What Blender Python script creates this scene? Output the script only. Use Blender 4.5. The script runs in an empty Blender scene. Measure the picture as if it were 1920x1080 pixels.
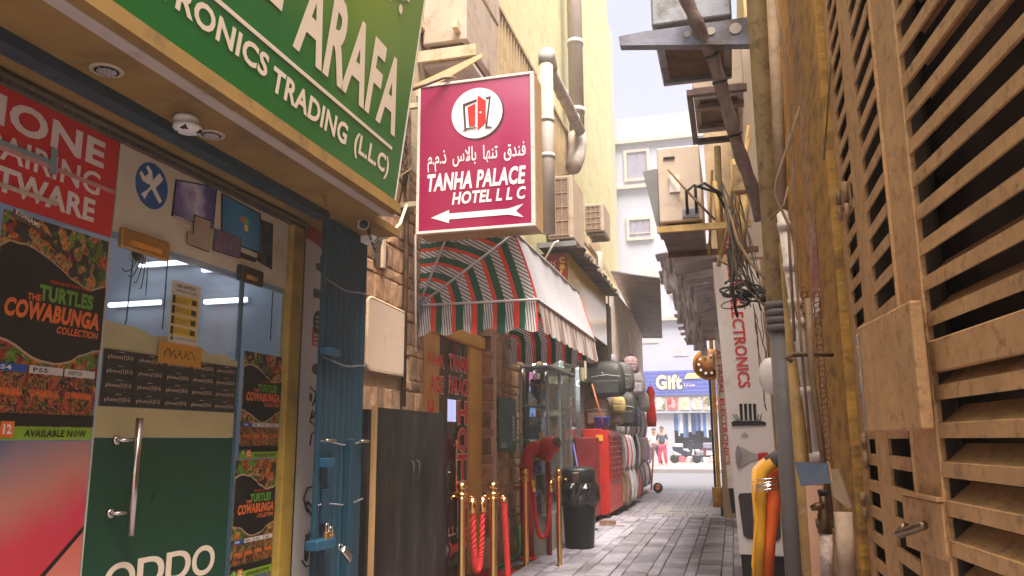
import bpy, math, random
from mathutils import Vector, Matrix
random.seed(7)
C = bpy.context.scene.collection
S = bpy.context.scene
# ---------------------------------------------------------------- camera, sky, sun, exposure
R_ = math.radians
EYE = Vector((0, 0, 1.3)); FPX = 1497.0
_p, _y, _r = R_(10.805), R_(-15.18), R_(-.336)
CF = Vector((math.sin(_y)*math.cos(_p), math.cos(_y)*math.cos(_p), math.sin(_p)))
_a = Vector((math.cos(_y), -math.sin(_y), 0)); _b = _a.cross(CF)
CR = math.cos(_r)*_a + math.sin(_r)*_b; CU = -math.sin(_r)*_a + math.cos(_r)*_b
cd = bpy.data.cameras.new('camera'); cam = bpy.data.objects.new('camera', cd); C.objects.link(cam)
cd.sensor_width = 36; cd.lens = FPX/1920*36; cd.clip_end = 500; cd.clip_start = .05
m = Matrix((CR, CU, -CF)).transposed().to_4x4(); m.translation = EYE; cam.matrix_world = m
cd.dof.use_dof = False
S.camera = cam
W = bpy.data.worlds.new('World'); S.world = W; W.use_nodes = True
nt = W.node_tree; bg = nt.nodes['Background']; sk = nt.nodes.new('ShaderNodeTexSky')
sk.sky_type = 'NISHITA'; sk.sun_disc = False; sk.sun_elevation = R_(68); sk.sun_rotation = R_(150)
sk.air_density = 1.0; sk.dust_density = 4.0; sk.ozone_density = 1.0
_mx = nt.nodes.new('ShaderNodeMix'); _mx.data_type = 'RGBA'; _mx.inputs[0].default_value = .55; _mx.inputs[7].default_value = (3.0, 2.85, 3.2, 1)
nt.links.new(sk.outputs[0], _mx.inputs[6]); nt.links.new(_mx.outputs[2], bg.inputs[0]); bg.inputs[1].default_value = .075
sl = bpy.data.lights.new('sun', 'SUN'); sun = bpy.data.objects.new('sun', sl); C.objects.link(sun)
sl.energy = 4.2; sl.angle = R_(32); sl.color = (1, .91, .78)
_sd = Vector((math.sin(R_(150))*math.cos(R_(68)), math.cos(R_(150))*math.cos(R_(68)), math.sin(R_(68))))
sun.rotation_euler = _sd.to_track_quat('Z', 'Y').to_euler()
S.cycles.diffuse_bounces = 8; S.cycles.max_bounces = 14; S.cycles.transparent_max_bounces = 16
S.view_settings.view_transform = 'Standard'; S.view_settings.look = 'None'; S.view_settings.gamma = 1
S.view_settings.use_curve_mapping = False; S.view_settings.exposure = 2.03
# ---------------------------------------------------------------- helpers: a pixel of the photograph onto a real plane
def ray(px, py): return CF + (px-960)/FPX*CR - (py-540)/FPX*CU
def atX(px, py, X): d = ray(px, py); return EYE + d*((X-EYE.x)/d.x)
def atY(px, py, Y): d = ray(px, py); return EYE + d*((Y-EYE.y)/d.y)
def atZ(px, py, Z): d = ray(px, py); return EYE + d*((Z-EYE.z)/d.z)
def atP(px, py, P, n): d = ray(px, py); return EYE + d*((Vector(P)-EYE).dot(n)/d.dot(n))
# ---------------------------------------------------------------- materials
MATS = {}
def M(name, col, rough=.75, metal=0., var=.25, scale=5., bump=.15, dirt=None, dscale=3., damt=.5, rnd=0., spec=.4, bscale=None, streak=0., coat=0., emit=None, estr=0., alpha=1., sheen=0.):
    if name in MATS: return MATS[name]
    mt = bpy.data.materials.new(name); mt.use_nodes = True; n = mt.node_tree.nodes; L = mt.node_tree.links
    b = n['Principled BSDF']; b.inputs['Roughness'].default_value = rough; b.inputs['Metallic'].default_value = metal
    b.inputs['Specular IOR Level'].default_value = spec; b.inputs['Coat Weight'].default_value = coat; b.inputs['Alpha'].default_value = alpha
    g = n.new('ShaderNodeNewGeometry'); mp = n.new('ShaderNodeMapping'); L.new(g.outputs['Position'], mp.inputs[0])
    if streak: mp.inputs['Scale'].default_value = (1, 1, streak)
    def noise(sc, det=6, rr=.6):
        t = n.new('ShaderNodeTexNoise'); t.inputs['Scale'].default_value = sc; t.inputs['Detail'].default_value = det
        t.inputs['Roughness'].default_value = rr; L.new(mp.outputs[0], t.inputs['Vector']); return t
    def ramp(src, a, c):
        r = n.new('ShaderNodeMapRange'); r.inputs[1].default_value = a; r.inputs[2].default_value = c; L.new(src, r.inputs[0]); return r.outputs[0]
    def mix(f, c1, c2):
        x = n.new('ShaderNodeMix'); x.data_type = 'RGBA'
        L.new(f, x.inputs[0])
        for s, k in ((c1, 6), (c2, 7)):
            if isinstance(s, tuple): x.inputs[k].default_value = (*s, 1) if len(s) == 3 else s
            else: L.new(s, x.inputs[k])
        return x.outputs[2]
    c = mix(ramp(noise(scale).outputs[0], .3, .7), tuple(min(1, v*(1+var*.5)) for v in col), tuple(v*(1-var) for v in col))
    if dirt: c = mix(ramp(noise(dscale, 8, .7).outputs[0], .62-damt*.25, .78-damt*.1), c, dirt)
    if rnd:
        oi = n.new('ShaderNodeObjectInfo'); h = n.new('ShaderNodeHueSaturation'); L.new(c, h.inputs['Color'])
        r1 = n.new('ShaderNodeMapRange'); r1.inputs[3].default_value = 1-rnd; r1.inputs[4].default_value = 1+rnd; L.new(oi.outputs['Random'], r1.inputs[0]); L.new(r1.outputs[0], h.inputs['Value'])
        c = h.outputs[0]
    L.new(c, b.inputs['Base Color'])
    if emit:
        b.inputs['Emission Color'].default_value = (*emit, 1); b.inputs['Emission Strength'].default_value = estr
    if bump:
        bn = n.new('ShaderNodeBump'); bn.inputs['Strength'].default_value = bump; bn.inputs['Distance'].default_value = .02
        L.new(noise(bscale or scale*5, 8, .65).outputs[0], bn.inputs['Height']); L.new(bn.outputs[0], b.inputs['Normal'])
        rr = ramp(noise(scale*2).outputs[0], .2, .8); mr = n.new('ShaderNodeMapRange'); mr.inputs[3].default_value = max(.03, rough-.12); mr.inputs[4].default_value = min(1, rough+.12)
        L.new(rr, mr.inputs[0]); L.new(mr.outputs[0], b.inputs['Roughness'])
    MATS[name] = mt; return mt
def glass_mat(name, tint=(.9, .95, .97), ior=1.5, extra=.06):
    mt = bpy.data.materials.new(name); mt.use_nodes = True; n = mt.node_tree.nodes; L = mt.node_tree.links; n.remove(n['Principled BSDF'])
    o = n['Material Output']; t = n.new('ShaderNodeBsdfTransparent'); t.inputs[0].default_value = (*tint, 1)
    g = n.new('ShaderNodeBsdfGlossy'); g.inputs['Roughness'].default_value = .02; g.inputs[0].default_value = (.9, .9, .9, 1)
    lw = n.new('ShaderNodeLayerWeight'); lw.inputs[0].default_value = .5; f = n.new('ShaderNodeMath'); f.operation = 'POWER'; f.inputs[1].default_value = 4.; L.new(lw.outputs['Facing'], f.inputs[0]); a = n.new('ShaderNodeMath'); a.operation = 'MULTIPLY_ADD'; a.inputs[1].default_value = .8; a.inputs[2].default_value = extra; L.new(f.outputs[0], a.inputs[0])
    x = n.new('ShaderNodeMixShader'); L.new(a.outputs[0], x.inputs[0]); L.new(t.outputs[0], x.inputs[1]); L.new(g.outputs[0], x.inputs[2]); L.new(x.outputs[0], o.inputs[0])
    MATS[name] = mt; return mt
def patch_mat(name, cols, scale=9., rough=.4, warp=.5):
    """printed artwork: patches of several inks"""
    mt = bpy.data.materials.new(name); mt.use_nodes = True; n = mt.node_tree.nodes; L = mt.node_tree.links; b = n['Principled BSDF']; b.inputs['Roughness'].default_value = rough
    g = n.new('ShaderNodeNewGeometry'); nz = n.new('ShaderNodeTexNoise'); nz.inputs['Scale'].default_value = scale*.6; L.new(g.outputs['Position'], nz.inputs['Vector'])
    ad = n.new('ShaderNodeMix'); ad.data_type = 'VECTOR'; ad.inputs[0].default_value = warp*.4; L.new(g.outputs['Position'], ad.inputs[4]); L.new(nz.outputs['Color'], ad.inputs[5])
    v = n.new('ShaderNodeTexVoronoi'); v.inputs['Scale'].default_value = scale; L.new(ad.outputs[1], v.inputs['Vector'])
    sp = n.new('ShaderNodeSeparateColor'); L.new(v.outputs['Color'], sp.inputs[0])
    r = n.new('ShaderNodeValToRGB'); r.color_ramp.interpolation = 'CONSTANT'; L.new(sp.outputs[0], r.inputs[0])
    el = r.color_ramp.elements
    while len(el) < len(cols): el.new(.5)
    for i, c in enumerate(cols): el[i].position = i/len(cols); el[i].color = (*c, 1)
    n2 = n.new('ShaderNodeTexNoise'); n2.inputs['Scale'].default_value = scale*4; n2.inputs['Detail'].default_value = 5; L.new(g.outputs['Position'], n2.inputs['Vector'])
    h = n.new('ShaderNodeMix'); h.data_type = 'RGBA'; h.blend_type = 'MULTIPLY'; h.inputs[0].default_value = .8; L.new(r.outputs[0], h.inputs[6])
    r2 = n.new('ShaderNodeMapRange'); r2.inputs[1].default_value = .35; r2.inputs[2].default_value = .6; r2.inputs[3].default_value = .25; r2.inputs[4].default_value = 1.3; L.new(n2.outputs[0], r2.inputs[0]); L.new(r2.outputs[0], h.inputs[7])
    L.new(h.outputs[2], b.inputs['Base Color']); MATS[name] = mt; return mt
def grad_mat(name, axis, a, b_, cols, rough=.35, noise=.15, nscale=2.):
    """print whose inks blend along a direction, in world position"""
    mt = bpy.data.materials.new(name); mt.use_nodes = True; n = mt.node_tree.nodes; L = mt.node_tree.links; b = n['Principled BSDF']; b.inputs['Roughness'].default_value = rough
    g = n.new('ShaderNodeNewGeometry'); d = n.new('ShaderNodeVectorMath'); d.operation = 'DOT_PRODUCT'; d.inputs[1].default_value = axis; L.new(g.outputs['Position'], d.inputs[0])
    nz = n.new('ShaderNodeTexNoise'); nz.inputs['Scale'].default_value = nscale; L.new(g.outputs['Position'], nz.inputs['Vector'])
    ma = n.new('ShaderNodeMath'); ma.operation = 'MULTIPLY_ADD'; ma.inputs[1].default_value = noise; L.new(nz.outputs[0], ma.inputs[0]); L.new(d.outputs['Value'], ma.inputs[2])
    mr = n.new('ShaderNodeMapRange'); mr.inputs[1].default_value = a+noise*.5; mr.inputs[2].default_value = b_+noise*.5; L.new(ma.outputs[0], mr.inputs[0])
    r = n.new('ShaderNodeValToRGB'); L.new(mr.outputs[0], r.inputs[0]); el = r.color_ramp.elements
    while len(el) < len(cols): el.new(.5)
    for i, c in enumerate(cols): el[i].position = i/(len(cols)-1); el[i].color = (*c, 1)
    L.new(r.outputs[0], b.inputs['Base Color']); MATS[name] = mt; return mt
def stripe_mat(name, axis, period, c1, c2, duty=.5, rough=.8, base=(0, 0, 0), trans=0.):
    mt = bpy.data.materials.new(name); mt.use_nodes = True; n = mt.node_tree.nodes; L = mt.node_tree.links; b = n['Principled BSDF']; b.inputs['Roughness'].default_value = rough
    g = n.new('ShaderNodeNewGeometry'); d = n.new('ShaderNodeVectorMath'); d.operation = 'DOT_PRODUCT'; d.inputs[1].default_value = axis; L.new(g.outputs['Position'], d.inputs[0])
    q = n.new('ShaderNodeMath'); q.operation = 'DIVIDE'; q.inputs[1].default_value = period; L.new(d.outputs['Value'], q.inputs[0])
    f = n.new('ShaderNodeMath'); f.operation = 'FRACT'; L.new(q.outputs[0], f.inputs[0]); k = n.new('ShaderNodeMath'); k.operation = 'GREATER_THAN'; k.inputs[1].default_value = duty; L.new(f.outputs[0], k.inputs[0])
    x = n.new('ShaderNodeMix'); x.data_type = 'RGBA'; L.new(k.outputs[0], x.inputs[0]); x.inputs[6].default_value = (*c1, 1); x.inputs[7].default_value = (*c2, 1)
    L.new(x.outputs[2], b.inputs['Base Color'])
    if trans:
        o = n['Material Output']; tr = n.new('ShaderNodeBsdfTranslucent'); L.new(x.outputs[2], tr.inputs[0]); ms = n.new('ShaderNodeMixShader'); ms.inputs[0].default_value = trans
        L.new(b.outputs[0], ms.inputs[1]); L.new(tr.outputs[0], ms.inputs[2]); L.new(ms.outputs[0], o.inputs[0])
    MATS[name] = mt; return mt
# ---------------------------------------------------------------- mesh builder
class MB:
    def __init__(s): s.v = []; s.f = []; s.i = []; s.m = 0; s.sm = False; s.s = []
    def add(s, vs, fs):
        o = len(s.v); s.v += [tuple(x) for x in vs]
        for f in fs: s.f.append([o+i for i in f]); s.i.append(s.m); s.s.append(s.sm)
        return s
    def box(s, x0, x1, y0, y1, z0, z1):
        return s.add([(x, y, z) for z in (z0, z1) for x, y in ((x0, y0), (x1, y0), (x1, y1), (x0, y1))], [(3, 2, 1, 0), (4, 5, 6, 7), (0, 1, 5, 4), (1, 2, 6, 5), (2, 3, 7, 6), (3, 0, 4, 7)])
    def fbox(s, F, u0, u1, v0, v1, n0, n1):
        o, u, v, n = F
        return s.add([o+u*a+v*b+n*c for c in (n0, n1) for a, b in ((u0, v0), (u1, v0), (u1, v1), (u0, v1))], [(3, 2, 1, 0), (4, 5, 6, 7), (0, 1, 5, 4), (1, 2, 6, 5), (2, 3, 7, 6), (3, 0, 4, 7)])
    def quad(s, *p): return s.add(p, [tuple(range(len(p)))])
    def fpoly(s, F, pts, n=0.):
        o, u, v, nn = F; return s.quad(*[o+u*a+v*b+nn*n for a, b in pts])
    def prism(s, pts, vec):
        k = len(pts); vec = Vector(vec); a = [Vector(p) for p in pts]
        return s.add(a+[p+vec for p in a], [tuple(range(k))[::-1], tuple(range(k, 2*k))]+[(i, (i+1) % k, k+(i+1) % k, k+i) for i in range(k)])
    def fprism(s, F, pts, n0, n1):
        o, u, v, n = F; return s.prism([o+u*a+v*b+n*n0 for a, b in pts], n*(n1-n0))
    def tube(s, pts, r, k=8, smooth=True):
        pts = [Vector(p) for p in pts]; rr = r if isinstance(r, (list, tuple)) else [r]*len(pts); vs = []; old = s.sm; s.sm = smooth; up = None
        for j, p in enumerate(pts):
            t = (pts[min(j+1, len(pts)-1)]-pts[max(j-1, 0)]).normalized()
            if up is None: up = t.cross(Vector((0, 0, 1)) if abs(t.z) < .9 else Vector((1, 0, 0))).normalized()
            else: up = (up-t*up.dot(t)).normalized()
            w = t.cross(up)
            vs += [p+(up*math.cos(a)+w*math.sin(a))*rr[j] for a in [2*math.pi*q/k for q in range(k)]]
        n = len(pts)
        s.add(vs, [(j*k+q, j*k+(q+1) % k, (j+1)*k+(q+1) % k, (j+1)*k+q) for j in range(n-1) for q in range(k)]+[tuple(range(k))[::-1], tuple(range((n-1)*k, n*k))]); s.sm = old
        return s
    def lathe(s, prof, c, axis=(0, 0, 1), k=16, smooth=True):
        a = Vector(axis).normalized(); u = a.cross(Vector((0, 0, 1)) if abs(a.z) < .9 else Vector((1, 0, 0))).normalized(); w = a.cross(u); c = Vector(c); old = s.sm; s.sm = smooth
        vs = [c+a*h+(u*math.cos(t)+w*math.sin(t))*r for r, h in prof for t in [2*math.pi*q/k for q in range(k)]]; n = len(prof)
        s.add(vs, [(j*k+q, j*k+(q+1) % k, (j+1)*k+(q+1) % k, (j+1)*k+q) for j in range(n-1) for q in range(k)]+[tuple(range(k))[::-1], tuple(range((n-1)*k, n*k))]); s.sm = old
        return s
    def ball(s, c, rx, ry, rz, k=12, j=7, F=None):
        old = s.sm; s.sm = True; vs = []
        for a in range(j+1):
            t = math.pi*a/j; t = min(max(t, .02), math.pi-.02)
            for q in range(k):
                f = 2*math.pi*q/k; vs.append(Vector(c)+Vector((rx*math.sin(t)*math.cos(f), ry*math.sin(t)*math.sin(f), rz*math.cos(t))))
        s.add(vs, [(a*k+q, (a+1)*k+q, (a+1)*k+(q+1) % k, a*k+(q+1) % k) for a in range(j) for q in range(k)]); s.sm = old
        return s
    def text(s, F, body, u0, u1, v0, v1, n=.003, bold=.0, shear=0., res=3):
        V, Fc = glyphs(body, bold, res, shear)
        xs = [p[0] for p in V]; ys = [p[1] for p in V]; a, b = min(xs), max(xs); c, d = min(ys), max(ys); o, u, v, nn = F
        return s.add([o+u*(u0+(p[0]-a)/(b-a)*(u1-u0))+v*(v0+(p[1]-c)/(d-c)*(v1-v0))+nn*n for p in V], Fc)
    def build(s, name, mats, root=None, label=None, kind=None, bevel=0., bseg=1, parent=None, subd=0):
        par = parent or root
        off = Vector((0, 0, 0))
        q = par
        while q: off += q.location; q = q.parent
        if parent is None and root is None and s.v:
            xs = [p[0] for p in s.v]; ys = [p[1] for p in s.v]; zs = [p[2] for p in s.v]; off = Vector(((min(xs)+max(xs))/2, (min(ys)+max(ys))/2, min(zs)))
        me = bpy.data.meshes.new(name); me.from_pydata([(x-off.x, y-off.y, z-off.z) for x, y, z in s.v], [], s.f)
        if not isinstance(mats, (list, tuple)): mats = [mats]
        for mt in mats: me.materials.append(mt)
        me.polygons.foreach_set('material_index', s.i); me.polygons.foreach_set('use_smooth', s.s); me.update()
        o = bpy.data.objects.new(name, me); C.objects.link(o)
        if par: o.parent = par
        else: o.location = off
        if label: o['label'] = label
        if kind: o['kind'] = kind
        if bevel:
            b = o.modifiers.new('bevel', 'BEVEL'); b.width = bevel; b.segments = bseg; b.limit_method = 'ANGLE'; b.angle_limit = R_(40)
        if subd:
            b = o.modifiers.new('subd', 'SUBSURF'); b.levels = subd; b.render_levels = subd
        return o
_G = {}
def glyphs(body, bold, res, shear):
    k = (body, bold, res, shear)
    if k in _G: return _G[k]
    c = bpy.data.curves.new('t', 'FONT'); c.body = body; c.offset = bold; c.resolution_u = res; c.shear = shear; c.space_line = .8; c.space_character = 1.0+bold*1.6
    o = bpy.data.objects.new('t', c); C.objects.link(o); bpy.context.view_layer.update()
    me = bpy.data.meshes.new_from_object(o.evaluated_get(bpy.context.evaluated_depsgraph_get()))
    V = [tuple(v.co) for v in me.vertices]; Fc = [tuple(p.vertices) for p in me.polygons]
    bpy.data.objects.remove(o); bpy.data.curves.remove(c); bpy.data.meshes.remove(me); _G[k] = (V, Fc); return _G[k]
def tag(o, label, cat, group=None):
    o['label'] = label; o['category'] = cat
    if group: o['group'] = group
    return o
def thing(name, label, cat, loc, group=None):
    o = bpy.data.objects.new(name, None); o.empty_display_size = .1; C.objects.link(o); o.location = loc; return tag(o, label, cat, group)
def copy_tree(o, loc, label=None, rz=None):
    c = o.copy(); C.objects.link(c); c.location = loc
    if label: c['label'] = label
    if rz is not None: c.rotation_euler = (0, 0, rz)
    for ch in o.children:
        d = ch.copy(); C.objects.link(d); d.parent = c
        for g in ch.children:
            e = g.copy(); C.objects.link(e); e.parent = d
    return c
def arc(a, b, sag, n=10):
    a = Vector(a); b = Vector(b); return [a.lerp(b, i/n)+Vector((0, 0, -sag*4*(i/n)*(1-i/n))) for i in range(n+1)]
def wob(a, b, amp, n=10, seed=0):
    r = random.Random(seed); a = Vector(a); b = Vector(b)
    return [a.lerp(b, i/n)+(Vector((r.uniform(-amp, amp), r.uniform(-amp, amp), r.uniform(-amp, amp))) if 0 < i < n else Vector()) for i in range(n+1)]
VX, VY, VZ = Vector((1, 0, 0)), Vector((0, 1, 0)), Vector((0, 0, 1))
def FL(X, y0=0., z0=0.): return (Vector((X, y0, z0)), VY, VZ, VX)       # left facades: u along the alley, n into the alley
def FC(Y, x0=0., z0=0.): return (Vector((x0, Y, z0)), VX, VZ, -VY)      # faces that look back at the camera
# ---------------------------------------------------------------- palette
ochre = M('ochre_plaster', (.46, .225, .045), .9, var=.3, scale=2.5, bump=.5, dirt=(.10, .055, .022), dscale=4, damt=.55, bscale=25, streak=2.2)
ochre2 = M('ochre_board', (.27, .15, .035), .8, var=.25, scale=3, bump=.1, dirt=(.09, .05, .02), dscale=2.5, damt=.3)
yellowwall = M('pale_yellow_paint', (.57, .53, .31), .9, var=.10, scale=1.5, bump=.2, dirt=(.42, .34, .17), dscale=2.4, damt=.4, bscale=30, streak=1.8)
cream = M('cream_paint', (.50, .41, .28), .75, var=.15, scale=3, bump=.15, dirt=(.25, .17, .09), dscale=5, damt=.35)
white = M('white_paint', (.72, .69, .66), .6, var=.08, scale=3, bump=.05, dirt=(.4, .34, .28), dscale=4, damt=.2)
signwhite = M('sign_white', (.78, .72, .66), .4, var=.05, scale=2, bump=.02, dirt=(.5, .42, .34), dscale=4, damt=.2)
letter_cream = M('letter_cream', (.80, .66, .52), .45, var=.04, bump=0)
tan = M('tan_steel', (.55, .30, .125), .6, var=.22, scale=6, bump=.3, dirt=(.17, .085, .04), dscale=26, damt=.40, bscale=60)
darkin = M('dark_interior', (.08, .055, .038), .9, var=.4, bump=0)
steel = M('galvanised', (.30, .30, .32), .45, .7, var=.25, scale=6, bump=.1, dirt=(.12, .09, .07), dscale=6, damt=.4)
greypaint = M('grey_paint', (.17, .165, .175), .6, var=.15, scale=4, bump=.1, dirt=(.3, .22, .12), dscale=7, damt=.15)
rust = M('rusted_metal', (.15, .085, .045), .8, .2, var=.5, scale=8, bump=.4, dirt=(.06, .035, .025), dscale=10)
black = M('black_plastic', (.02, .02, .022), .5, var=.3, bump=.05)
hingem = M('hinge_steel', (.30, .17, .08), .6, var=.3, scale=20, bump=.3, dirt=(.1, .05, .03), dscale=20)
brass = M('polished_brass', (.80, .48, .16), .18, 1., var=.1, bump=.02)
redrope = M('red_rope', (.5, .02, .02), .85, var=.3, scale=40, bump=.4)
red = M('red_paint', (.48, .022, .016), .4, var=.15, scale=5, bump=.05, dirt=(.25, .03, .02), dscale=5, damt=.35)
darkglass = M('tinted_glass', (.02, .022, .024), .08, var=.2, bump=0, spec=.6)
GLASS = glass_mat('window_glass')
acbeige = M('ac_beige', (.44, .345, .27), .6, var=.12, scale=4, bump=.06, dirt=(.25, .15, .09), dscale=5, damt=.4)
pvc = M('grey_pvc', (.38, .32, .29), .5, var=.15, scale=4, bump=.05, dirt=(.28, .19, .12), dscale=5, damt=.4, streak=.4)
wood = M('raw_wood', (.42, .24, .10), .7, var=.35, scale=6, bump=.15, streak=.2)
cable = M('black_cable', (.03, .024, .02), .6, var=.4, bump=0)
cablebrown = M('dusty_cable', (.20, .12, .06), .8, var=.4, bump=.1)
# ================================================================ SETTING
sub = M('paving_bed', (.17, .15, .15), .9, var=.3, scale=20, bump=.3)
o = MB().box(-60, 60, -12, 21.6, -.3, -.035).build('ground', sub, kind='structure')
pav = M('paver_stone', (.26, .24, .285), .8, var=.3, scale=14, bump=.35, dirt=(.12, .10, .095), dscale=1.2, damt=.42, rnd=.3, bscale=90)
floor = bpy.data.objects.new('pavement', None); C.objects.link(floor); floor['kind'] = 'structure'; floor.location = (0, 0, 0)
def paver_mesh(w, d, nm):
    g = .0035; b = MB(); h = .006
    z = -.05
    b.add([(-w/2+g, -d/2+g, z), (w/2-g, -d/2+g, z), (w/2-g, d/2-g, z), (-w/2+g, d/2-g, z), (-w/2+g, -d/2+g, -h), (w/2-g, -d/2+g, -h), (w/2-g, d/2-g, -h), (-w/2+g, d/2-g, -h),
           (-w/2+g+h, -d/2+g+h, 0), (w/2-g-h, -d/2+g+h, 0), (w/2-g-h, d/2-g-h, 0), (-w/2+g+h, d/2-g-h, 0)],
          [(0, 1, 5, 4), (1, 2, 6, 5), (2, 3, 7, 6), (3, 0, 4, 7), (4, 5, 9, 8), (5, 6, 10, 9), (6, 7, 11, 10), (7, 4, 8, 11), (8, 9, 10, 11)])
    o = b.build(nm, pav); me = o.data; bpy.data.objects.remove(o); return me, b
colw = [.23, .11]; row = .30
PM = {w: paver_mesh(w, row, 'paver') for w in colw}
npv = 0; far_p = MB(); x = -2.45; ci = 0; todo = []
while x < .5:
    w = colw[ci % 2]; oy = (ci % 2)*row/2+random.uniform(-.03, .03); y = -1.0+oy
    while y < 21.5:
        todo.append((x+w/2, y, w)); y += row
    x += w; ci += 1
def vis(x, y): return 7.2 < y < 14 and x > -2.1 and x < .12
near = sorted([t for t in todo if vis(*t[:2])], key=lambda t: t[1])[:298]; ns = set(near)
for (x, y, w) in near:
    o = bpy.data.objects.new('paver', PM[w][0]); C.objects.link(o); o.parent = floor
    o.location = (x, y, random.uniform(-.007, .002)); o.rotation_euler = (random.uniform(-.012, .012), random.uniform(-.02, .02), random.uniform(-.012, .012))
for t in todo:
    if t in ns: continue
    x, y, w = t; b = PM[w][1]; dz = random.uniform(-.006, .002); far_p.add([(a+x, c+y, d+dz) for a, c, d in b.v], b.f)
far_p.build('paver_field', pav, root=floor, kind='stuff')
# street beyond the alley
asph = M('street_asphalt', (.13, .13, .155), .85, var=.15, scale=3, bump=.2)
conc = M('kerb_concrete', (.24, .215, .22), .85, var=.15, scale=3, bump=.2)
MB().box(-60, 60, 21.62, 33.4, -.3, -.02).build('road', asph, kind='structure')
MB().box(-60, 60, 33.42, 200, -.3, .12).build('far_pavement', conc, kind='structure')
MB().box(-60, 60, 33.2, 33.42, -.3, .13).build('kerb', conc, kind='structure')
dr = thing('drain_cover', 'rectangular slotted drain cover in a concrete patch of the alley floor', 'drain cover', (-.9, 15.4, .004))
MB().box(-1.45, -.3, 15.0, 16.6, -.01, .003).build('surround', conc, dr)
b = MB()
for i in range(9): b.box(-1.2+i*.075, -1.165+i*.075, 15.3, 16.2, .003, .012)
b.box(-1.22, -.56, 15.26, 15.3, .003, .014).box(-1.22, -.56, 16.2, 16.24, .003, .014); b.build('grate', steel, dr)
# ================================================================ LEFT: electronics shop
XW = -2.45; SO = 2.6
sh = thing('electronics_shop', 'ochre fronted corner shop unit with glazed front under a deep brown soffit', 'shop', (-2.6, 2, 0))
MB().box(-9, XW-.05, -4, 4.62, 2.9, 5.4).build('upper_wall', yellowwall, sh)
MB().box(XW-.30, -1.80, -3, 4.16, SO, SO+.06).build('soffit', ochre2, sh)
MB().box(XW-.30, -2.02, 4.162, 4.64, SO, SO+.05).build('soffit_end', ochre2, sh)
MB().box(-2.25, -2.17, -3, 4.0, SO-.045, SO-.001).build('shutter_track', M('navy_paint', (.012, .035, .055), .45, var=.3, bump=.1), sh)
tr_ = MB(); tr_.box(XW-.06, XW+.03, -3, 4.16, 2.55, SO-.002).box(XW+.03, XW+.055, -3, 4.16, 2.57, 2.585)
tr_.build('header_track', M('dusty_header', (.10, .065, .04), .7, var=.4, bump=.3), sh, bevel=.003)
b = MB()
for k in range(14):
    y0 = 1.6+k*.185; b.text(FL(XW+.03, y0), random.choice(['ELECTRONICS', 'MOBILE 5G', 'ACCESSORIES']) if 0 else '== == =', 0, .13, 2.553, 2.567, .002)
b.build('worn_print', M('worn_black', (.02, .015, .01), .8, bump=0), sh, kind='stuff')
MB().box(XW-.02, XW+.04, 4.03, 4.155, 0, 2.55).build('frame_post', M('ochre_post', (.42, .26, .04), .6, var=.2, scale=4, bump=.1, dirt=(.12, .07, .02)), sh, bevel=.004)
MB().box(XW-.02, XW+.012, 4.157, 4.215, 0, 2.6).build('dark_jamb', M('dark_brown', (.04, .025, .018), .6), sh)
MB().box(XW-.02, XW+.02, -3, 4.0, 0, .12).build('plinth', ochre2, sh)
# room behind the glass
room = M('shop_room_white', (.70, .73, .80), .7, var=.05, bump=.02)
b = MB(); b.box(-5.3, -5.25, -3, 4.6, 0, 2.9).box(-5.25, XW-.3, -3, 4.6, 2.84, 2.89).box(-5.25, XW-.06, 4.5, 4.62, 0, 2.84).box(-5.25, XW-.06, -3, 4.5, -.03, .0).box(-5.25, XW-.06, -3.1, -3, 0, 2.84)
b.box(XW-.09, XW-.06, -3, 4.5, 2.16, 2.84)
b.build('room_wall', room, sh)
MB().box(-5.24, -5.2, 2.6, 3.0, 0, 2.84).build('room_pillar', room, sh)
for k_, (xa, ya, xb, yb_, lab) in enumerate(((262, 497, 455, 505, 'upper left'), (380, 506, 535, 514, 'upper right'), (205, 572, 300, 570, 'lower left'), (384, 566, 462, 561, 'lower right'))):
    a_ = atY(xa, ya, 4.44); c_ = atY(xb, yb_, 4.44); c_.z = a_.z; t = thing('tube_light', 'white tube inside the phone shop on its end wall, %s of four' % lab, 'tube light', a_)
    MB().box(a_.x, c_.x, 4.455, 4.49, a_.z-.016, a_.z+.02).build('batten', room, t)
    MB().tube([a_, c_], .016).build('tube', M('lit_tube', (.9, .9, .9), .5, bump=0, emit=(.80, .88, 1), estr=.9), t)
for (y0, y1, z, x_) in ((1.0, 2.2, 2.80, -4.), (2.8, 4.2, 2.80, -3.7)):
    y1 = min(y1, 4.45)
    t = thing('tube_light', 'white fluorescent tube glowing inside the phone shop %s' % {2.35: 'low on its back wall', 2.62: 'high on its back wall', 2.5: 'on the back wall by the left edge', 2.80: 'on the ceiling at the %s' % ('left' if x_ == -4. else 'right')}[z], 'tube light', (x_, y0, z))
    MB().box(x_-.03, x_+.01, y0, y1, z+.018, z+.045).build('batten', white, t)
    MB().tube([(x_, y0+.03, z), (x_, y1-.03, z)], .016).build('tube', M('lit_tube', (.9, .9, .9), .5, bump=0, emit=(.80, .88, 1), estr=11), t)
pn = thing('wall_display_panel', 'dark galaxy patterned display board on the back wall inside the shop', 'display board', (-4.2, 4.0, 1.7))
p0 = atX(407, 625, -4.2); p1 = atX(492, 665, -4.2)
MB().box(-4.24, -4.2, p0.y, p1.y, p1.z, p0.z+.05).build('panel', patch_mat('galaxy_print', [(.02, .02, .06), (.08, .05, .12), (.03, .04, .1), (.15, .1, .14)], 12, .3), pn)
sk_ = thing('wall_socket_cluster', 'socket box trailing thin wires seen through the door glass', 'socket', (-4.0, 3.0, 2.3))
q = atX(262, 475, -3.2)
MB().box(q.x-.03, q.x, q.y-.05, q.y+.06, q.z-.05, q.z+.04).build('socket', white, sk_, bevel=.004)
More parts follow.
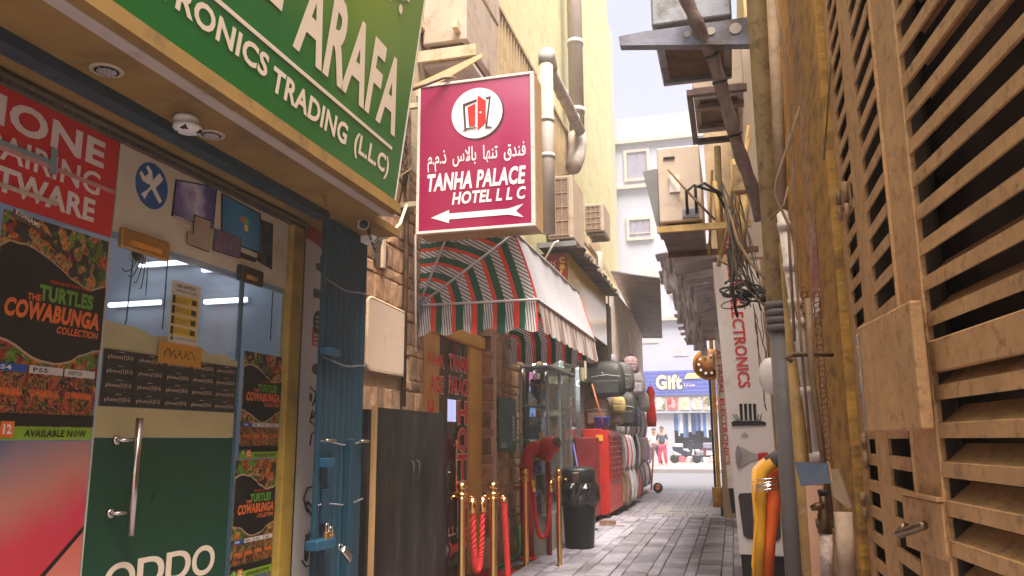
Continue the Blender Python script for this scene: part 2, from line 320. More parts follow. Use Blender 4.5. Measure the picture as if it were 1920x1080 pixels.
MB().ball((q.x+.02, q.y-.04, q.z-.01), .03, .035, .04).build('plug', black, sk_)
b = MB()
for k in range(5): b.tube(arc((q.x+.02, q.y-.03+.02*k, q.z-.02), (q.x+.03, q.y-.16+.05*k, q.z-.12-.03*k), .05, 8), .0028, 5)
l0 = atX(225, 600, -3.2); b.tube([(q.x, q.y-.05, q.z-.05), (q.x, q.y-.06, q.z-.4), (q.x, q.y-.12, q.z-.5), (q.x, q.y-.02, q.z-.6), (q.x, q.y-.07, q.z-.68), (q.x, q.y-.15, q.z-.6)], .004, 5)
b.build('wires', cable, sk_)
for k, (px, y0, y1) in enumerate(((318, 440, 620), (512, 540, 640))):
    a_ = atX(px, y0, -2.75); z_ = atX(px, y1, -2.75)
    tag(MB().tube([a_, Vector((a_.x, a_.y, z_.z))], .0035, 5).build('bead_chain', cable), 'thin dark bead chain hanging inside the glass %s' % ('above the notice' if k == 0 else 'near the ochre post'), 'chain')
# --- glass: fixed pane (left), door, side light
gp_ = thing('shop_window', 'fixed glass pane of the phone shop left of its door', 'window', (XW, 1, 0))
MB().box(XW-.012, XW, -2.6, 2.655, .12, 2.55).build('pane', GLASS, gp_)
dr_ = thing('glass_door', 'frameless glass shop door with long steel pull handle and dark green film below', 'door', (XW, 2.7, 0))
MB().box(XW-.012, XW, 2.665, 3.60, .05, 2.16).build('pane', GLASS, dr_)
MB().box(XW+.001, XW+.004, 2.665, 2.673, .05, 2.15).build('edge_seal', M('pale_seal', (.55, .5, .4), .5), dr_)
F = FL(XW)
vg = MB(); vg.fbox(F, 2.672, 3.596, .05, 1.32, .002, .004); dg = vg.build('green_film', M('deep_green_film', (.008, .055, .027), .35, var=.08, scale=1.5, bump=.02), dr_)
b = MB(); b.text(F, 'o', 2.79, 2.965, .685, .82, .006, .0, res=12).text(F, 'p', 2.975, 3.145, .63, .82, .006, .0, res=12).text(F, 'p', 3.155, 3.325, .63, .82, .006, .0, res=12).text(F, 'o', 3.335, 3.505, .685, .82, .006, .0, res=12)
b.build('lettering', letter_cream, dr_, parent=dg)
MB().fbox(F, 2.672, 3.596, 1.322, 1.445, .002, .004).build('cream_strip', M('cream_film', (.48, .40, .19), .4, var=.12, scale=3, bump=.02), dr_)
b = MB(); pts = [(2.675, 1.66)]+[(2.675+i*.058, 1.80-.008*math.sin(i*1.7)-.09*(i/16)+random.uniform(-.006, .006)) for i in range(17)]+[(3.6, 1.66)]
b.fprism(F, pts, .0015, .0025); b.build('torn_backing', M('yellowed_tape', (.42, .38, .2), .4, var=.15, bump=.05), dr_)
hd = MB(); hd.tube([(XW+.075, 2.835, .93), (XW+.075, 2.835, 1.40)], .0145, 16); h = hd.build('handle', M('brushed_steel', (.55, .46, .42), .22, 1., var=.1, bump=.02), dr_)
b = MB()
for z in (1.02, 1.31): b.tube([(XW, 2.79, z), (XW+.03, 2.79, z), (XW+.06, 2.825, z)], .009, 8).lathe([(.02, 0), (.02, .012), (.01, .016)], (XW+.004, 2.79, z), (1, 0, 0), 12)
b.build('standoff', MATS['brushed_steel'], dr_, parent=h)
sw = thing('side_window', 'narrow fixed glass pane between the shop door and the ochre post', 'window', (XW, 3.8, 0))
MB().box(XW-.012, XW, 3.625, 4.028, .12, 2.16).build('pane', GLASS, sw)
MB().box(XW-.014, XW+.004, 3.603, 3.622, .05, 2.16).build('edge_trim', M('edge_blue', (.06, .12, .16), .25, bump=0), sw)
# clamp at the door head
for (y, z, w_, nm) in ((2.72, 2.14, .30, 'left'), (3.56, 2.16, .22, 'right')):
    t = thing('door_patch_fitting', '%s' % ('amber tinted metal clamp holding the top left corner of the glass door' if nm == 'left' else 'dark metal clamp holding the top right corner of the glass door'), 'door fitting', (XW, y, z))
    MB().box(XW+.004, XW+.03, y-.02, y+w_-.02, z-.035, z+.05).build('cover', M('amber_clamp', (.42, .22, .04), .3, .6, bump=.05) if nm == 'left' else M('dark_clamp', (.05, .035, .03), .35, .5), t, bevel=.006)
    MB().box(XW+.03, XW+.036, y+.03, y+w_-.08, z-.02, z+.005).build('keyway', brass, t)
# --- red banner
rb = thing('red_banner', 'red banner with white PHONE REPAIRING SOFTWARE lettering across the top of the shop window', 'banner', (XW, 2, 2.14))
MB().fbox(F, 1.15, 2.66, 2.135, 2.55, .002, .008).build('sheet', M('banner_red', (.55, .012, .012), .45, var=.1, scale=2, bump=.03), rb)
b = MB(); b.text(F, 'PHONE', 1.86, 2.585, 2.405, 2.52, .010, .035).text(F, 'REPAIRING', 1.89, 2.575, 2.285, 2.38, .010, .015).text(F, 'SOFTWARE', 1.87, 2.56, 2.17, 2.265, .010, .035)
b.build('lettering', M('banner_white', (.72, .62, .58), .5, var=.1, bump=0), rb)
b = MB(); b.fbox(F, 1.2, 2.655, 2.318, 2.335, .011, .014); b.build('tape_strip', M('clear_tape', (.55, .25, .22), .3, bump=0), rb)
MB().fbox(F, 1.2, 2.33, 2.335, 2.352, .0145, .017).fbox(F, 2.315, 2.345, 2.30, 2.40, .0172, .019).build('blue_tape', M('blue_tape', (.20, .28, .30), .4), rb)
MB().fbox(F, 1.2, 2.37, 2.185, 2.202, .0145, .017).build('pale_tape', M('pale_tape', (.52, .40, .30), .4), rb)
# --- white header board with printed devices
hb = thing('header_print_board', 'off white printed board over the glass door showing screens and a blue tool badge', 'sign board', (XW, 3.3, 2.16))
MB().fbox(F, 2.67, 4.02, 2.165, 2.55, .002, .006).build('board', M('header_white', (.62, .55, .42), .45, var=.08, bump=.03, dirt=(.4, .3, .18), dscale=3, damt=.2), hb)
def disc(cu, cv, r, k=28): return [(cu+r*math.cos(2*math.pi*i/k), cv+r*math.sin(2*math.pi*i/k)) for i in range(k)]
b = MB(); b.fpoly(F, disc(2.875, 2.425, .105), .0075); bd = b.build('tool_badge', M('badge_blue', (.01, .09, .30), .4, bump=0), hb)
b = MB(); c_, s_ = math.cos(.9), math.sin(.9)
def rp(pts, cu=2.875, cv=2.425, a=.8):
    c, s = math.cos(a), math.sin(a); return [(cu+x*c-y*s, cv+x*s+y*c) for x, y in pts]
b.fpoly(F, rp([(-.012, -.085), (.012, -.085), (.012, .02), (-.012, .02)]), .009).fpoly(F, rp([(-.035, .085), (-.04, .05), (-.02, .02), (.02, .02), (.04, .05), (.035, .085), (.018, .085), (.016, .055), (-.016, .055), (-.018, .085)]), .0092)
b.fpoly(F, rp([(-.018, .01), (.018, .01), (.018, .08), (-.018, .08)], a=-.7), .0105).fpoly(F, rp([(-.006, -.05), (.006, -.05), (.006, .01), (-.006, .01)], a=-.7), .0105).fpoly(F, rp([(-.014, -.085), (.014, -.085), (.009, -.05), (-.009, -.05)], a=-.7), .0107)
b.build('tool_symbol', signwhite, hb, parent=bd)
scr = M('screen_bezel', (.012, .012, .015), .25, bump=0)
def panel(u0, u1, v0, v1, mt, nm, n=.008, root=hb, shear=0.):
    b = MB(); b.fpoly(F, [(u0, v0), (u1, v0+shear), (u1, v1+shear), (u0, v1)], n); p = b.build('printed_screen', scr, root)
    e = .010; b = MB(); b.fpoly(F, [(u0+e, v0+e*1.2), (u1-e, v0+shear+e*1.2), (u1-e, v1+shear-e), (u0+e, v1-e)], n+.0012); b.build('picture', mt, root, parent=p); return p
def ppx(x0, y0, x1, y1, x2, y2, x3, y3, mt, n):
    pp4 = [atX(a, c, XW) for a, c in ((x0, y0), (x1, y1), (x2, y2), (x3, y3))]; cen = sum(pp4, Vector())/4; b = MB(); b.quad(*[p+VX*n for p in pp4]); s_ = b.build('printed_screen', scr, hb)
    b = MB(); b.quad(*[cen.lerp(p, .93)+VX*(n+.0012) for p in pp4]); b.build('picture', mt, hb, parent=s_)
ppx(318, 405, 398, 430, 405, 350, 326, 336, grad_mat('nebula_print', (0, 1, .5), 4.15, 4.65, [(.02, .02, .10), (.16, .12, .30), (.62, .55, .70), (.10, .08, .25), (.02, .02, .1)], noise=.35, nscale=9), .008)
b = MB(); b.fpoly(F, [(3.03, 2.315), (3.30, 2.315), (3.30, 2.335), (3.03, 2.335)], .0085).fpoly(F, [(3.15, 2.28), (3.21, 2.28), (3.20, 2.325), (3.165, 2.325)], .0085); b.build('printed_stand', M('print_silver', (.45, .4, .36), .4), hb)
ppx(411, 448, 487, 478, 487, 401, 412, 361, grad_mat('desktop_blue', (0, 1, .3), 3.9, 4.7, [(.01, .05, .16), (.03, .22, .42), (.01, .06, .18)]), .0082)
b = MB()
for i, cc in enumerate(((.75, .12, .03), (.15, .5, .06), (.03, .2, .65), (.8, .55, .04))):
    u_ = 3.545+(i % 2)*.036; v_ = 2.44-(i//2)*.036; b.m = i; b.fpoly(F, [(u_, v_), (u_+.033, v_-.004), (u_+.033, v_+.029), (u_, v_+.033)], .0115)
b.build('window_logo', [M('logo%d' % i, c, .4, bump=0) for i, c in enumerate(((.75, .12, .03), (.15, .5, .06), (.03, .2, .65), (.8, .55, .04)))], hb)
ppx(480, 490, 508, 506, 510, 420, 482, 410, M('tower_dark', (.03, .025, .025), .3), .0078)
ppx(356, 462, 388, 474, 392, 414, 360, 402, M('tablet_white', (.4, .3, .22), .4), .0125); ppx(345, 457, 357, 462, 358, 438, 347, 434, M('tablet_white', (.4, .3, .22), .4), .0145); ppx(394, 470, 447, 486, 449, 447, 398, 428, patch_mat('tablet_apps', [(.05, .04, .12), (.3, .05, .05), (.1, .1, .3), (.03, .03, .05)], 60, .3), .0125)
b = MB(); b.fpoly(F, [(3.47, 2.25), (3.70, 2.25), (3.72, 2.28), (3.48, 2.28)], .0085); b.build('printed_keyboard', black, hb)
# --- phones poster: 4 rows x 5 cards
pp = thing('phone_card_sheet', 'dark sheet of taped phone(t)5G cards across the middle of the glass door', 'poster', (XW, 2.69, 1.45))
cardm = M('card_dark', (.022, .018, .015), .45, var=.3, scale=9, bump=.05, rnd=.3); cw, chh = (3.595-2.685)/5, .232/4
MB().fbox(F, 2.68, 3.598, 1.446, 1.676, .0042, .0055).build('backing_sheet', M('card_backing', (.10, .08, .06), .5, bump=0), pp)
letm = M('card_letter', (.60, .44, .32), .6, bump=0)
b = MB(); b.box(XW+.006, XW+.008, 2.685, 2.685+cw-.004, 1.448, 1.448+chh-.003); me0 = None
for r in range(4):
    for k in range(5):
        u0 = 2.685+k*cw; v0 = 1.448+r*chh+.0
        cdx = MB(); cdx.fbox(F, u0, u0+cw-.004, v0, v0+chh-.003, .006, .008); cdo = cdx.build('card', cardm, pp)
        tx = MB(); tx.text(F, 'phone(1)5G', u0+.018, u0+cw-.02, v0+.014, v0+.036, .0095, .004, res=1).fbox(F, u0+cw*.42, u0+cw*.60, v0+.047, v0+.049, .0088, .0095); tx.build('lettering', letm, pp, parent=cdo)
nt_ = thing('entry_notice', 'white and yellow NO ENTRY WITHOUT MASK notice on the door glass', 'notice', (XW, 3.15, 1.75))
MB().fbox(F, 3.055, 3.262, 1.742, 2.035, .005, .007).build('sheet', M('notice_white', (.62, .56, .46), .5, bump=0), nt_)
b = MB(); b.text(F, 'NO ENTRY', 3.09, 3.225, 2.005, 2.022, .0085, .01).text(F, 'WITHOUT MASK', 3.085, 3.235, 1.984, 1.997, .0085).text(F, 'YOUR SAFETY IS OUR PRIORITY', 3.10, 3.25, 1.762, 1.778, .0085, 0, res=1); b.m = 0
b.quad(*[F[0]+F[1]*u+F[2]*v+F[3]*.0085 for u, v in ((3.066, 1.76), (3.09, 1.76), (3.078, 1.785))])
for i in range(4):
    v = 1.93-i*.048; b.fbox(F, 3.065, 3.083, v, v+.036, .0095, .0105).text(F, str(i+1)+'.', 3.069, 3.078, v+.01, v+.026, .012, res=1).fbox(F, 3.20, 3.235, v+.006, v+.03, .0095, .0105).text(F, 'maintain a safe\ndistance always' if i % 2 else 'please wear your\nface mask here', 3.09, 3.19, v+.007, v+.029, .0105, res=1)
b.build('lettering', M('notice_ink', (.03, .022, .012), .6, bump=0), nt_)
b = MB()
for i in range(4): v = 1.93-i*.048; b.fbox(F, 3.063, 3.25, v-.002, v+.038, .0075, .0085)
b.build('yellow_band', M('notice_yellow', (.62, .42, .03), .5, bump=0), nt_)
cl = thing('calligraphy_sticker', 'small amber sticker with dark calligraphy over the phone cards', 'sticker', (XW, 3.1, 1.65))
MB().fbox(F, 2.995, 3.295, 1.648, 1.745, .010, .0125).build('sheet', M('sticker_amber', (.48, .22, .02), .4, var=.1, bump=0), cl)
b = MB()
for k in range(6): b.tube([F[0]+F[1]*(3.05+.035*k+.02*math.cos(t))+F[2]*(1.697+.02*math.sin(t*1.3+k))+F[3]*.0135 for t in (0, .8, 1.6, 2.4, 3.2)], .0022, 4)
b.build('calligraphy', MATS['notice_ink'], cl)
# --- game posters
art = patch_mat('comic_art_warm', [(.45, .12, .02), (.10, .16, .02), (.30, .03, .02), (.04, .03, .03), (.38, .22, .08), (.05, .10, .03), (.5, .2, .04), (.12, .22, .03), (.02, .02, .02)], 17, .35, 1.2)
art2 = patch_mat('comic_art_small', [(.42, .10, .02), (.12, .14, .02), (.30, .03, .02), (.03, .02, .02), (.34, .16, .05), (.02, .02, .02)], 34, .35, .9)
ink = M('poster_black', (.014, .012, .011), .35, var=.3, bump=.02); paper = M('torn_paper', (.50, .34, .20), .7, bump=0)
og = M('print_orange', (.75, .16, .03), .4, bump=0); gn = M('print_green', (.13, .30, .03), .4, bump=0); rd = M('print_red', (.6, .04, .02), .4, bump=0); lime = M('print_lime', (.22, .36, .02), .4, bump=0)
def poster(u0, u1, v0, v1, label, nn=.004, cases=True):
    t = thing('game_poster', label, 'poster', (XW, u0, v0)); U = lambda a: u0+(u1-u0)*a; Vv = lambda a: v0+(v1-v0)*a
    r = random.Random(int(u0*100)); MB().fbox(F, u0, u1, v0, v1, nn, nn+.002).build('sheet', art, t)
    top = [(U(a), Vv(.80+.07*math.sin(a*5+.6)+r.uniform(-.008, .008))) for a in [i/14 for i in range(15)]]; bot = [(U(a), Vv(.40+.05*math.cos(a*6)+r.uniform(-.008, .008))) for a in [i/14 for i in range(15)]]
    MB().fprism(F, [(u, v+.008) for u, v in top]+[(u, v-.008) for u, v in bot[::-1]], nn+.003, nn+.004).build('torn_edge', paper, t)
    MB().fprism(F, top+bot[::-1], nn+.005, nn+.006).build('dark_field', ink, t)
    b = MB(); b.text(F, 'TEENAGE MUTANT NINJA', U(.44), U(.84), Vv(.715), Vv(.735), nn+.008, .02, res=1); b.build('red_lettering', rd, t)
    b = MB(); b.text(F, 'TURTLES', U(.36), U(.88), Vv(.63), Vv(.705), nn+.008, .05); b.build('green_lettering', gn, t)
    b = MB(); b.text(F, 'THE', U(.26), U(.38), Vv(.625), Vv(.655), nn+.008, .03).text(F, 'COWABUNGA', U(.08), U(.96), Vv(.535), Vv(.62), nn+.008, .05, .15).text(F, 'COLLECTION', U(.55), U(.96), Vv(.49), Vv(.525), nn+.008, .03, .15); b.build('orange_lettering', og, t)
    if cases:
        for i in range(4 if u1-u0 < .45 else 3):
            k = 4 if u1-u0 < .45 else 3; a = .02+i*(.96/k); c = MB(); c.fbox(F, U(a), U(a+.96/k-.02), Vv(.12), Vv(.33), nn+.003, nn+.009); cs = c.build('case_picture', art2, t)
            c = MB(); c.fbox(F, U(a), U(a+.96/k-.02), Vv(.295), Vv(.33), nn+.0095, nn+.0105); c.build('case_header', [M('case_blue', (.02, .08, .3), .4), M('case_white', (.6, .55, .5), .4)][min(i, 1)], t, parent=cs)
            c = MB(); c.text(F, ['PS4', 'PS5', 'SWITCH', 'XBOX'][i], U(a+.03), U(a+.5/k), Vv(.302), Vv(.322), nn+.0115, .02, res=1); c.build('lettering', [signwhite, ink][min(i, 1)], t, parent=cs)
            c = MB(); c.text(F, 'COWABUNGA', U(a+.02), U(a+.96/k-.04), Vv(.19), Vv(.225), nn+.0105, .05, .15, res=1); c.build('lettering', og, t, parent=cs)
    MB().fbox(F, u0, u1, Vv(.06), Vv(.115), nn+.003, nn+.0045).build('dark_strip', ink, t)
    MB().fbox(F, u0, u1, v0, Vv(.058), nn+.003, nn+.0045).build('lime_strip', lime, t)
    b = MB(); b.text(F, 'AVAILABLE NOW', U(.36), U(.94), Vv(.012), Vv(.045), nn+.006, .03, .1, res=1); b.build('lettering', ink, t)
    b = MB(); b.m = 0; b.fbox(F, U(.03), U(.12), Vv(.01), Vv(.08), nn+.006, nn+.007); b.m = 1; b.fbox(F, U(.16), U(.27), Vv(.01), Vv(.08), nn+.006, nn+.007); b.m = 2
    b.text(F, '7', U(.055), U(.095), Vv(.03), Vv(.065), nn+.0085, .03, res=1).text(F, '12', U(.18), U(.25), Vv(.025), Vv(.068), nn+.0085, .03, res=1); b.build('age_badge', [gn, og, signwhite], t)
    return t
poster(2.155, 2.655, 1.312, 2.115, 'large game poster on the fixed pane above the pink gradient poster')
MB2 = thing('publisher_tag', 'torn brown paper tag reading KONAMI at the top of the large game poster', 'paper tag', (XW, 2.2, 2.1))
MB().fprism(F, [(2.185, 2.125), (2.315, 2.09), (2.34, 2.055), (2.24, 2.085), (2.185, 2.09)], .0125, .014).build('paper', M('brown_print', (.12, .06, .04), .5), MB2)
b = MB(); b.text((F[0], F[1]-F[2]*.25, F[2], F[3]), 'KONAMI', 2.195, 2.30, 2.655, 2.675, .0155, .02, res=1); b.build('lettering', letter_cream, MB2)
poster(3.655, 4.02, 1.215, 1.77, 'small game poster on the side pane, upper of the two beside the ochre post', .004)
poster(3.635, 4.01, .62, 1.208, 'small game poster on the side pane, lower of the two beside the ochre post', .004)
gr = thing('gradient_poster', 'glossy pink to blue gradient poster of a phone on the lower left shop window', 'poster', (XW, 2.2, .4))
MB().fbox(F, 1.3, 2.656, .2, 1.308, .004, .006).build('sheet', grad_mat('pink_gradient', (0, -.35, 1), -.2, .58, [(.40, .30, .24), (.55, .04, .06), (.58, .05, .08), (.50, .20, .15), (.30, .20, .22), (.03, .09, .22)], .25, .2), gr)
MB().fprism(F, [(2.2, .60), (2.655, .985), (2.655, .965), (2.2, .575)], .0075, .009).build('phone_edge', ink, gr)
MB().fprism(F, [(2.2, .574), (2.655, .963), (2.655, .2), (2.2, .2)], .0075, .0085).build('phone_back', grad_mat('coral_gradient', (0, .2, 1), .9, 1.6, [(.60, .30, .22), (.62, .10, .08)], .3, .2), gr)
# --- white pillar print
pl = thing('device_print_pillar', 'narrow white pillar printed with black accessories beside the blue folding shutter', 'sign pillar', (XW, 4.3, 0))
MB().box(XW-.03, XW+.01, 4.22, 4.60, 0, 2.59).build('panel', M('pillar_white', (.68, .62, .58), .5, var=.08, scale=2, bump=.03, dirt=(.3, .22, .16), damt=.25), pl)
FP = FL(XW+.01)
q0 = atX(590, 420, XW+.01); b = MB(); b.fprism(FP, [(4.222, 2.589), (4.60, 2.589), (4.60, 2.36), (4.48, 2.45), (4.38, 2.50), (4.222, 2.52)], .001, .003); b.build('red_top', red, pl)
def pxp(px, py): p = atX(px, py, XW+.01); return p.y, p.z
b = MB(); pk = M('print_black', (.02, .017, .016), .4, bump=0)
def blob(px, py, ru, rv, k=12, jit=.15, seed=0, n=.002):
    r = random.Random(seed); u, v = pxp(px, py); b.fpoly(FP, [(u+ru*math.cos(t)*(1+r.uniform(-jit, jit)), v+rv*math.sin(t)*(1+r.uniform(-jit, jit))) for t in [2*math.pi*i/k for i in range(k)]], n)
blob(600, 502, .055, .03, 14, .25, 3); blob(604, 490, .03, .04, 9, .2, 4)
u, v = pxp(598, 552); b.fbox(FP, u-.07, u+.05, v-.028, v+.028, .001, .002)
u, v = pxp(596, 605); b.fprism(FP, [(u+.06*math.cos(t), v+.075*math.sin(t)) for t in [2*math.pi*i/20 for i in range(20)]], .001, .002)
blob(593, 692, .06, .035, 18, .03, 5); u, v = pxp(592, 862); b.fbox(FP, u-.02, u+.045, v-.09, v+.09, .001, .003)
def curl(pts, r=.0045):
    P = [FP[0]+FP[1]*pxp(*p)[0]+FP[2]*pxp(*p)[1]+FP[3]*.004 for p in pts]; b.tube(P, r, 5)
curl([(580, 835), (583, 815), (592, 808), (598, 815), (600, 830)]); curl([(580, 725), (592, 738), (585, 760), (600, 735), (596, 765), (582, 785), (598, 775), (603, 750)]); curl([(585, 770), (580, 790), (592, 800), (602, 780)])
curl([(575, 960), (568, 935), (575, 915), (590, 912), (600, 930), (598, 950), (588, 955), (575, 940), (572, 950), (585, 968)], .006); curl([(572, 1035), (574, 1005), (583, 1000), (592, 1005), (596, 1030)], .014); curl([(565, 1050), (572, 1062), (585, 1060)]); blob(574, 1040, .03, .04, 10, .05, 7); blob(594, 1040, .025, .04, 10, .05, 8); blob(582, 745, .02, .03, 8, .1, 9)
b.build('printed_accessory', pk, pl)
b = MB(); u, v = pxp(595, 633); b.fprism(FP, [(u-.065, v-.055), (u+.05, v-.055), (u+.06, v+.06), (u-.065, v+.06)], .001, .0015); b.build('red_keypad', rd, pl)
b = MB(); u, v = pxp(597, 605)
for i in range(3):
    for j in range(3): b.fpoly(FP, [(u-.035+i*.03+a, v-.035+j*.03+c) for a, c in ((0, 0), (.014, 0), (.014, .014), (0, .014))], .004)
u, v = pxp(595, 633)
for i in range(4):
    for j in range(3): b.fpoly(FP, [(u-.05+i*.026+a, v-.045+j*.026+c) for a, c in ((0, 0), (.014, 0), (.014, .014), (0, .014))], .004)
b.build('white_key', signwhite, pl)
# --- blue folding shutter
sg = thing('folding_shutter', 'blue steel folding gate bunched beside the white printed pillar', 'shutter', (-2.2, 4.3, 0))
bl = M('blue_steel', (.012, .052, .085), .5, .1, var=.3, scale=3, bump=.12, dirt=(.02, .03, .04), dscale=5, damt=.5, streak=.4)
N = 16; y0, y1 = 4.035, 4.60
for k in range(N):
    ya = y0+(y1-y0)*k/N; yb = y0+(y1-y0)*(k+1)/N-.008; b = MB(); d = .03 if k % 2 else .0
    b.add([(-2.222, ya, 0), (-2.20-d*.2, (ya*.6+yb*.4), 0), (-2.20-d*.2, (ya*.3+yb*.7), 0), (-2.225, yb, 0)]+[(-2.222, ya, 2.58), (-2.20-d*.2, (ya*.6+yb*.4), 2.58), (-2.20-d*.2, (ya*.3+yb*.7), 2.58), (-2.225, yb, 2.58)], [(0, 1, 5, 4), (1, 2, 6, 5), (2, 3, 7, 6), (3, 0, 4, 7), (0, 3, 2, 1), (4, 5, 6, 7)])
    b.build('slat', bl, sg)
MB().box(-2.215, -2.19, 4.005, 4.034, 0, 2.58).build('edge_post', bl, sg, bevel=.004)
MB().box(-2.20, -2.15, 4.33, 4.385, 0, 1.315).build('lock_bar', bl, sg, bevel=.006)
for z in (2.2, 1.75, 1.29, .95):
    b = MB()
    for k in range(26): b.ball((-2.192, y0+.01+k*.0215, z+.012*math.sin(k*.24+z)), .006, .006, .006, 6, 4)
    b.build('rivet_row', M('rivet_steel', (.35, .33, .33), .4, .8), sg)
b = MB(); b.fprism(FL(-2.185), [(3.98, 1.775), (4.13, 1.775), (4.13, 1.815), (3.98, 1.815)], 0, .05); b.build('latch_arm', M('bright_blue', (.014, .075, .14), .4), sg, bevel=.004)
MB().box(-2.2, -2.14, 4.03, 4.12, 1.16, 1.21).build('latch_arm', MATS['bright_blue'], sg, bevel=.004)
MB().box(-2.2, -2.13, 3.93, 4.14, .735, .785).build('latch_arm', MATS['bright_blue'], sg, bevel=.004)
MB().tube([(-2.17, 4.06, 1.305), (-2.17, 4.17, 1.305)], .008).tube([(-2.17, 4.50, 1.30), (-2.17, 4.60, 1.30)], .008).build('bolt_rod', M('pale_brass', (.55, .42, .28), .3, .9), sg)
MB().box(-2.2, -2.175, 4.075, 4.135, .86, 1.04).build('hasp_plate', M('dark_blue', (.01, .04, .07), .5), sg, bevel=.003)
pbm = M('padlock_brass', (.45, .27, .10), .35, .9, var=.2); psm = M('padlock_steel', (.55, .5, .45), .25, 1.)
for (x, y, z, rot, lab, big) in ((-2.15, 4.07, .82, .1, 'brass padlock hanging on the blue shutter hasp, nearer of the pair', 0), (-2.15, 4.12, .80, -.15, 'brass padlock hanging on the blue shutter hasp, farther of the pair', 0), (-2.10, 4.155, .72, 1.0, 'long tilted steel padlock on the lowest blue latch arm', 1)):
    t = thing('padlock', lab, 'padlock', (x, y, z)); c, s = math.cos(rot), math.sin(rot); Fk = (Vector((x, y, z)), Vector((0, c, -s)), Vector((0, s, c)), VX)
    if big: Fk = (Vector((x, y, z)), Vector((0, .55, .83)), Vector((0, .83, -.55)), VX); b = MB(); b.fbox(Fk, -.02, .02, .0, .12, -.014, .014)
    else: b = MB(); b.fbox(Fk, -.02, .02, -.05, -.0, -.012, .012)
    b.build('body', psm if big else pbm, t, bevel=.006, bseg=2)
    b = MB(); hh = -1 if big else 1; b.tube([Fk[0]+Fk[1]*(.014*math.cos(a))+Fk[2]*(hh*(.03+.014*math.sin(a)) if 0 < a < 3.1 else 0) for a in (0, .01, .8, 1.57, 2.35, 3.09, 3.15)], .0042, 6); b.build('shackle', psm, t)
# --- soffit fittings
for (x, y, lab) in ((-2.07, 2.165, 'round recessed downlight in the brown soffit, nearer the camera'), (-2.09, 2.79, 'round recessed downlight in the brown soffit beside the smoke detector')):
    t = thing('downlight', lab, 'downlight', (x, y, SO-.004)); MB().lathe([(.058, 0), (.056, -.006), (.043, -.008), (.041, .004)], (x, y, SO-.001), k=28).build('trim', M('trim_cream', (.55, .42, .3), .5), t)
    b = MB(); b.lathe([(.0405, 0), (.03, .0), (.001, .0)], (x, y, SO-.0098), k=28); b.build('lens', M('light_lens', (.5, .45, .42), .2, .6, bump=0), t)
    b = MB()
    for i in range(-4, 5):
        for j in range(-4, 5):
            if i*i+j*j < 17: b.ball((x+i*.0085, y+j*.0085, SO-.0105), .0036, .0036, .0025, 6, 4)
    b.build('facet', M('facet', (.75, .7, .68), .1, .9, bump=0), t)
t = thing('smoke_detector', 'white round smoke detector hanging under the brown soffit', 'smoke detector', (-2.07, 2.6, SO-.06))
MB().lathe([(.02, .0), (.045, -.004), (.05, -.018), (.03, -.03), (.024, -.034)], (-2.07, 2.6, SO), k=24).build('base', white, t)
MB().lathe([(.03, -.034), (.056, -.042), (.058, -.05), (.048, -.064), (.03, -.07), (.01, -.072)], (-2.065, 2.605, SO), k=28).build('cap', white, t)
for i in range(4): a = i*1.57+.4; MB().box(-2.065+.042*math.cos(a)-.012, -2.065+.042*math.cos(a)+.012, 2.605+.042*math.sin(a)-.01, 2.605+.042*math.sin(a)+.01, SO-.068, SO-.052).build('vent', black, t)
t = thing('soffit_hook', 'rusty hook bolt poking out of the brown soffit', 'hook', (-2.05, 3.72, SO-.05)); MB().tube([(-2.05, 3.72, SO), (-2.05, 3.72, SO-.045), (-2.04, 3.735, SO-.06), (-2.03, 3.73, SO-.05)], .006).lathe([(.02, 0), (.02, -.006)], (-2.05, 3.72, SO)).build('hook', ochre2, t)
# --- bullet camera
cc = atX(680, 420, -2.08); t = thing('security_camera', 'cream bullet security camera with a dark lens at the soffit corner', 'security camera', (cc.x, cc.y, cc.z))
ax = (EYE-cc).normalized(); ax = (ax+Vector((.15, .1, -.05))).normalized()
MB().lathe([(.030, -.16), (.032, -.02), (.036, 0), (.036, .03), (.028, .032)], cc, ax, 24).build('body', cream, t)
MB().lathe([(.027, .033), (.026, .036)], cc, ax, 24).build('lens_ring', black, t); MB().lathe([(.012, .037), (.002, .042)], cc, ax, 16).build('lens', darkglass, t)
MB().tube([cc-ax*.1, cc-ax*.1+Vector((0, 0, .10))], .014).lathe([(.04, 0), (.04, .012)], cc-ax*.1+Vector((0, 0, .09))).box(cc.x-.03, cc.x+.05, cc.y+.04, cc.y+.12, cc.z-.10, cc.z-.06).build('bracket', white, t)
b = MB()
for k in range(4): b.tube(arc(cc+Vector((.02, -.02+.02*k, .03)), cc+Vector((.06, .10+.02*k, -.05)), .08+.02*k, 8), .004, 5)
b.build('cable_loop', cable, t)
# --- green sign
P0 = atZ(737, 405, 2.6); up = (atY(797, 0, P0.y)-P0).normalized(); nn_ = VY.cross(up).normalized()
if nn_.x < 0: nn_ = -nn_
FG = (Vector((P0.x, 0, P0.z)), VY, up, nn_)
gs = thing('green_shop_sign', 'large leaning green sign box lettered ELECTRONICS TRADING with cream letters over the shop', 'sign', (P0.x, 2, P0.z))
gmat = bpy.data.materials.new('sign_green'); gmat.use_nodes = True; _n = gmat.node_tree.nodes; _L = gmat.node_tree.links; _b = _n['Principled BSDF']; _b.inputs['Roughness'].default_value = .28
_g = _n.new('ShaderNodeNewGeometry'); _d = _n.new('ShaderNodeVectorMath'); _d.operation = 'DISTANCE'; _sc = _n.new('ShaderNodeVectorMath'); _sc.operation = 'MULTIPLY'; _sc.inputs[1].default_value = (0, .62, .75); _L.new(_g.outputs['Position'], _sc.inputs[0])
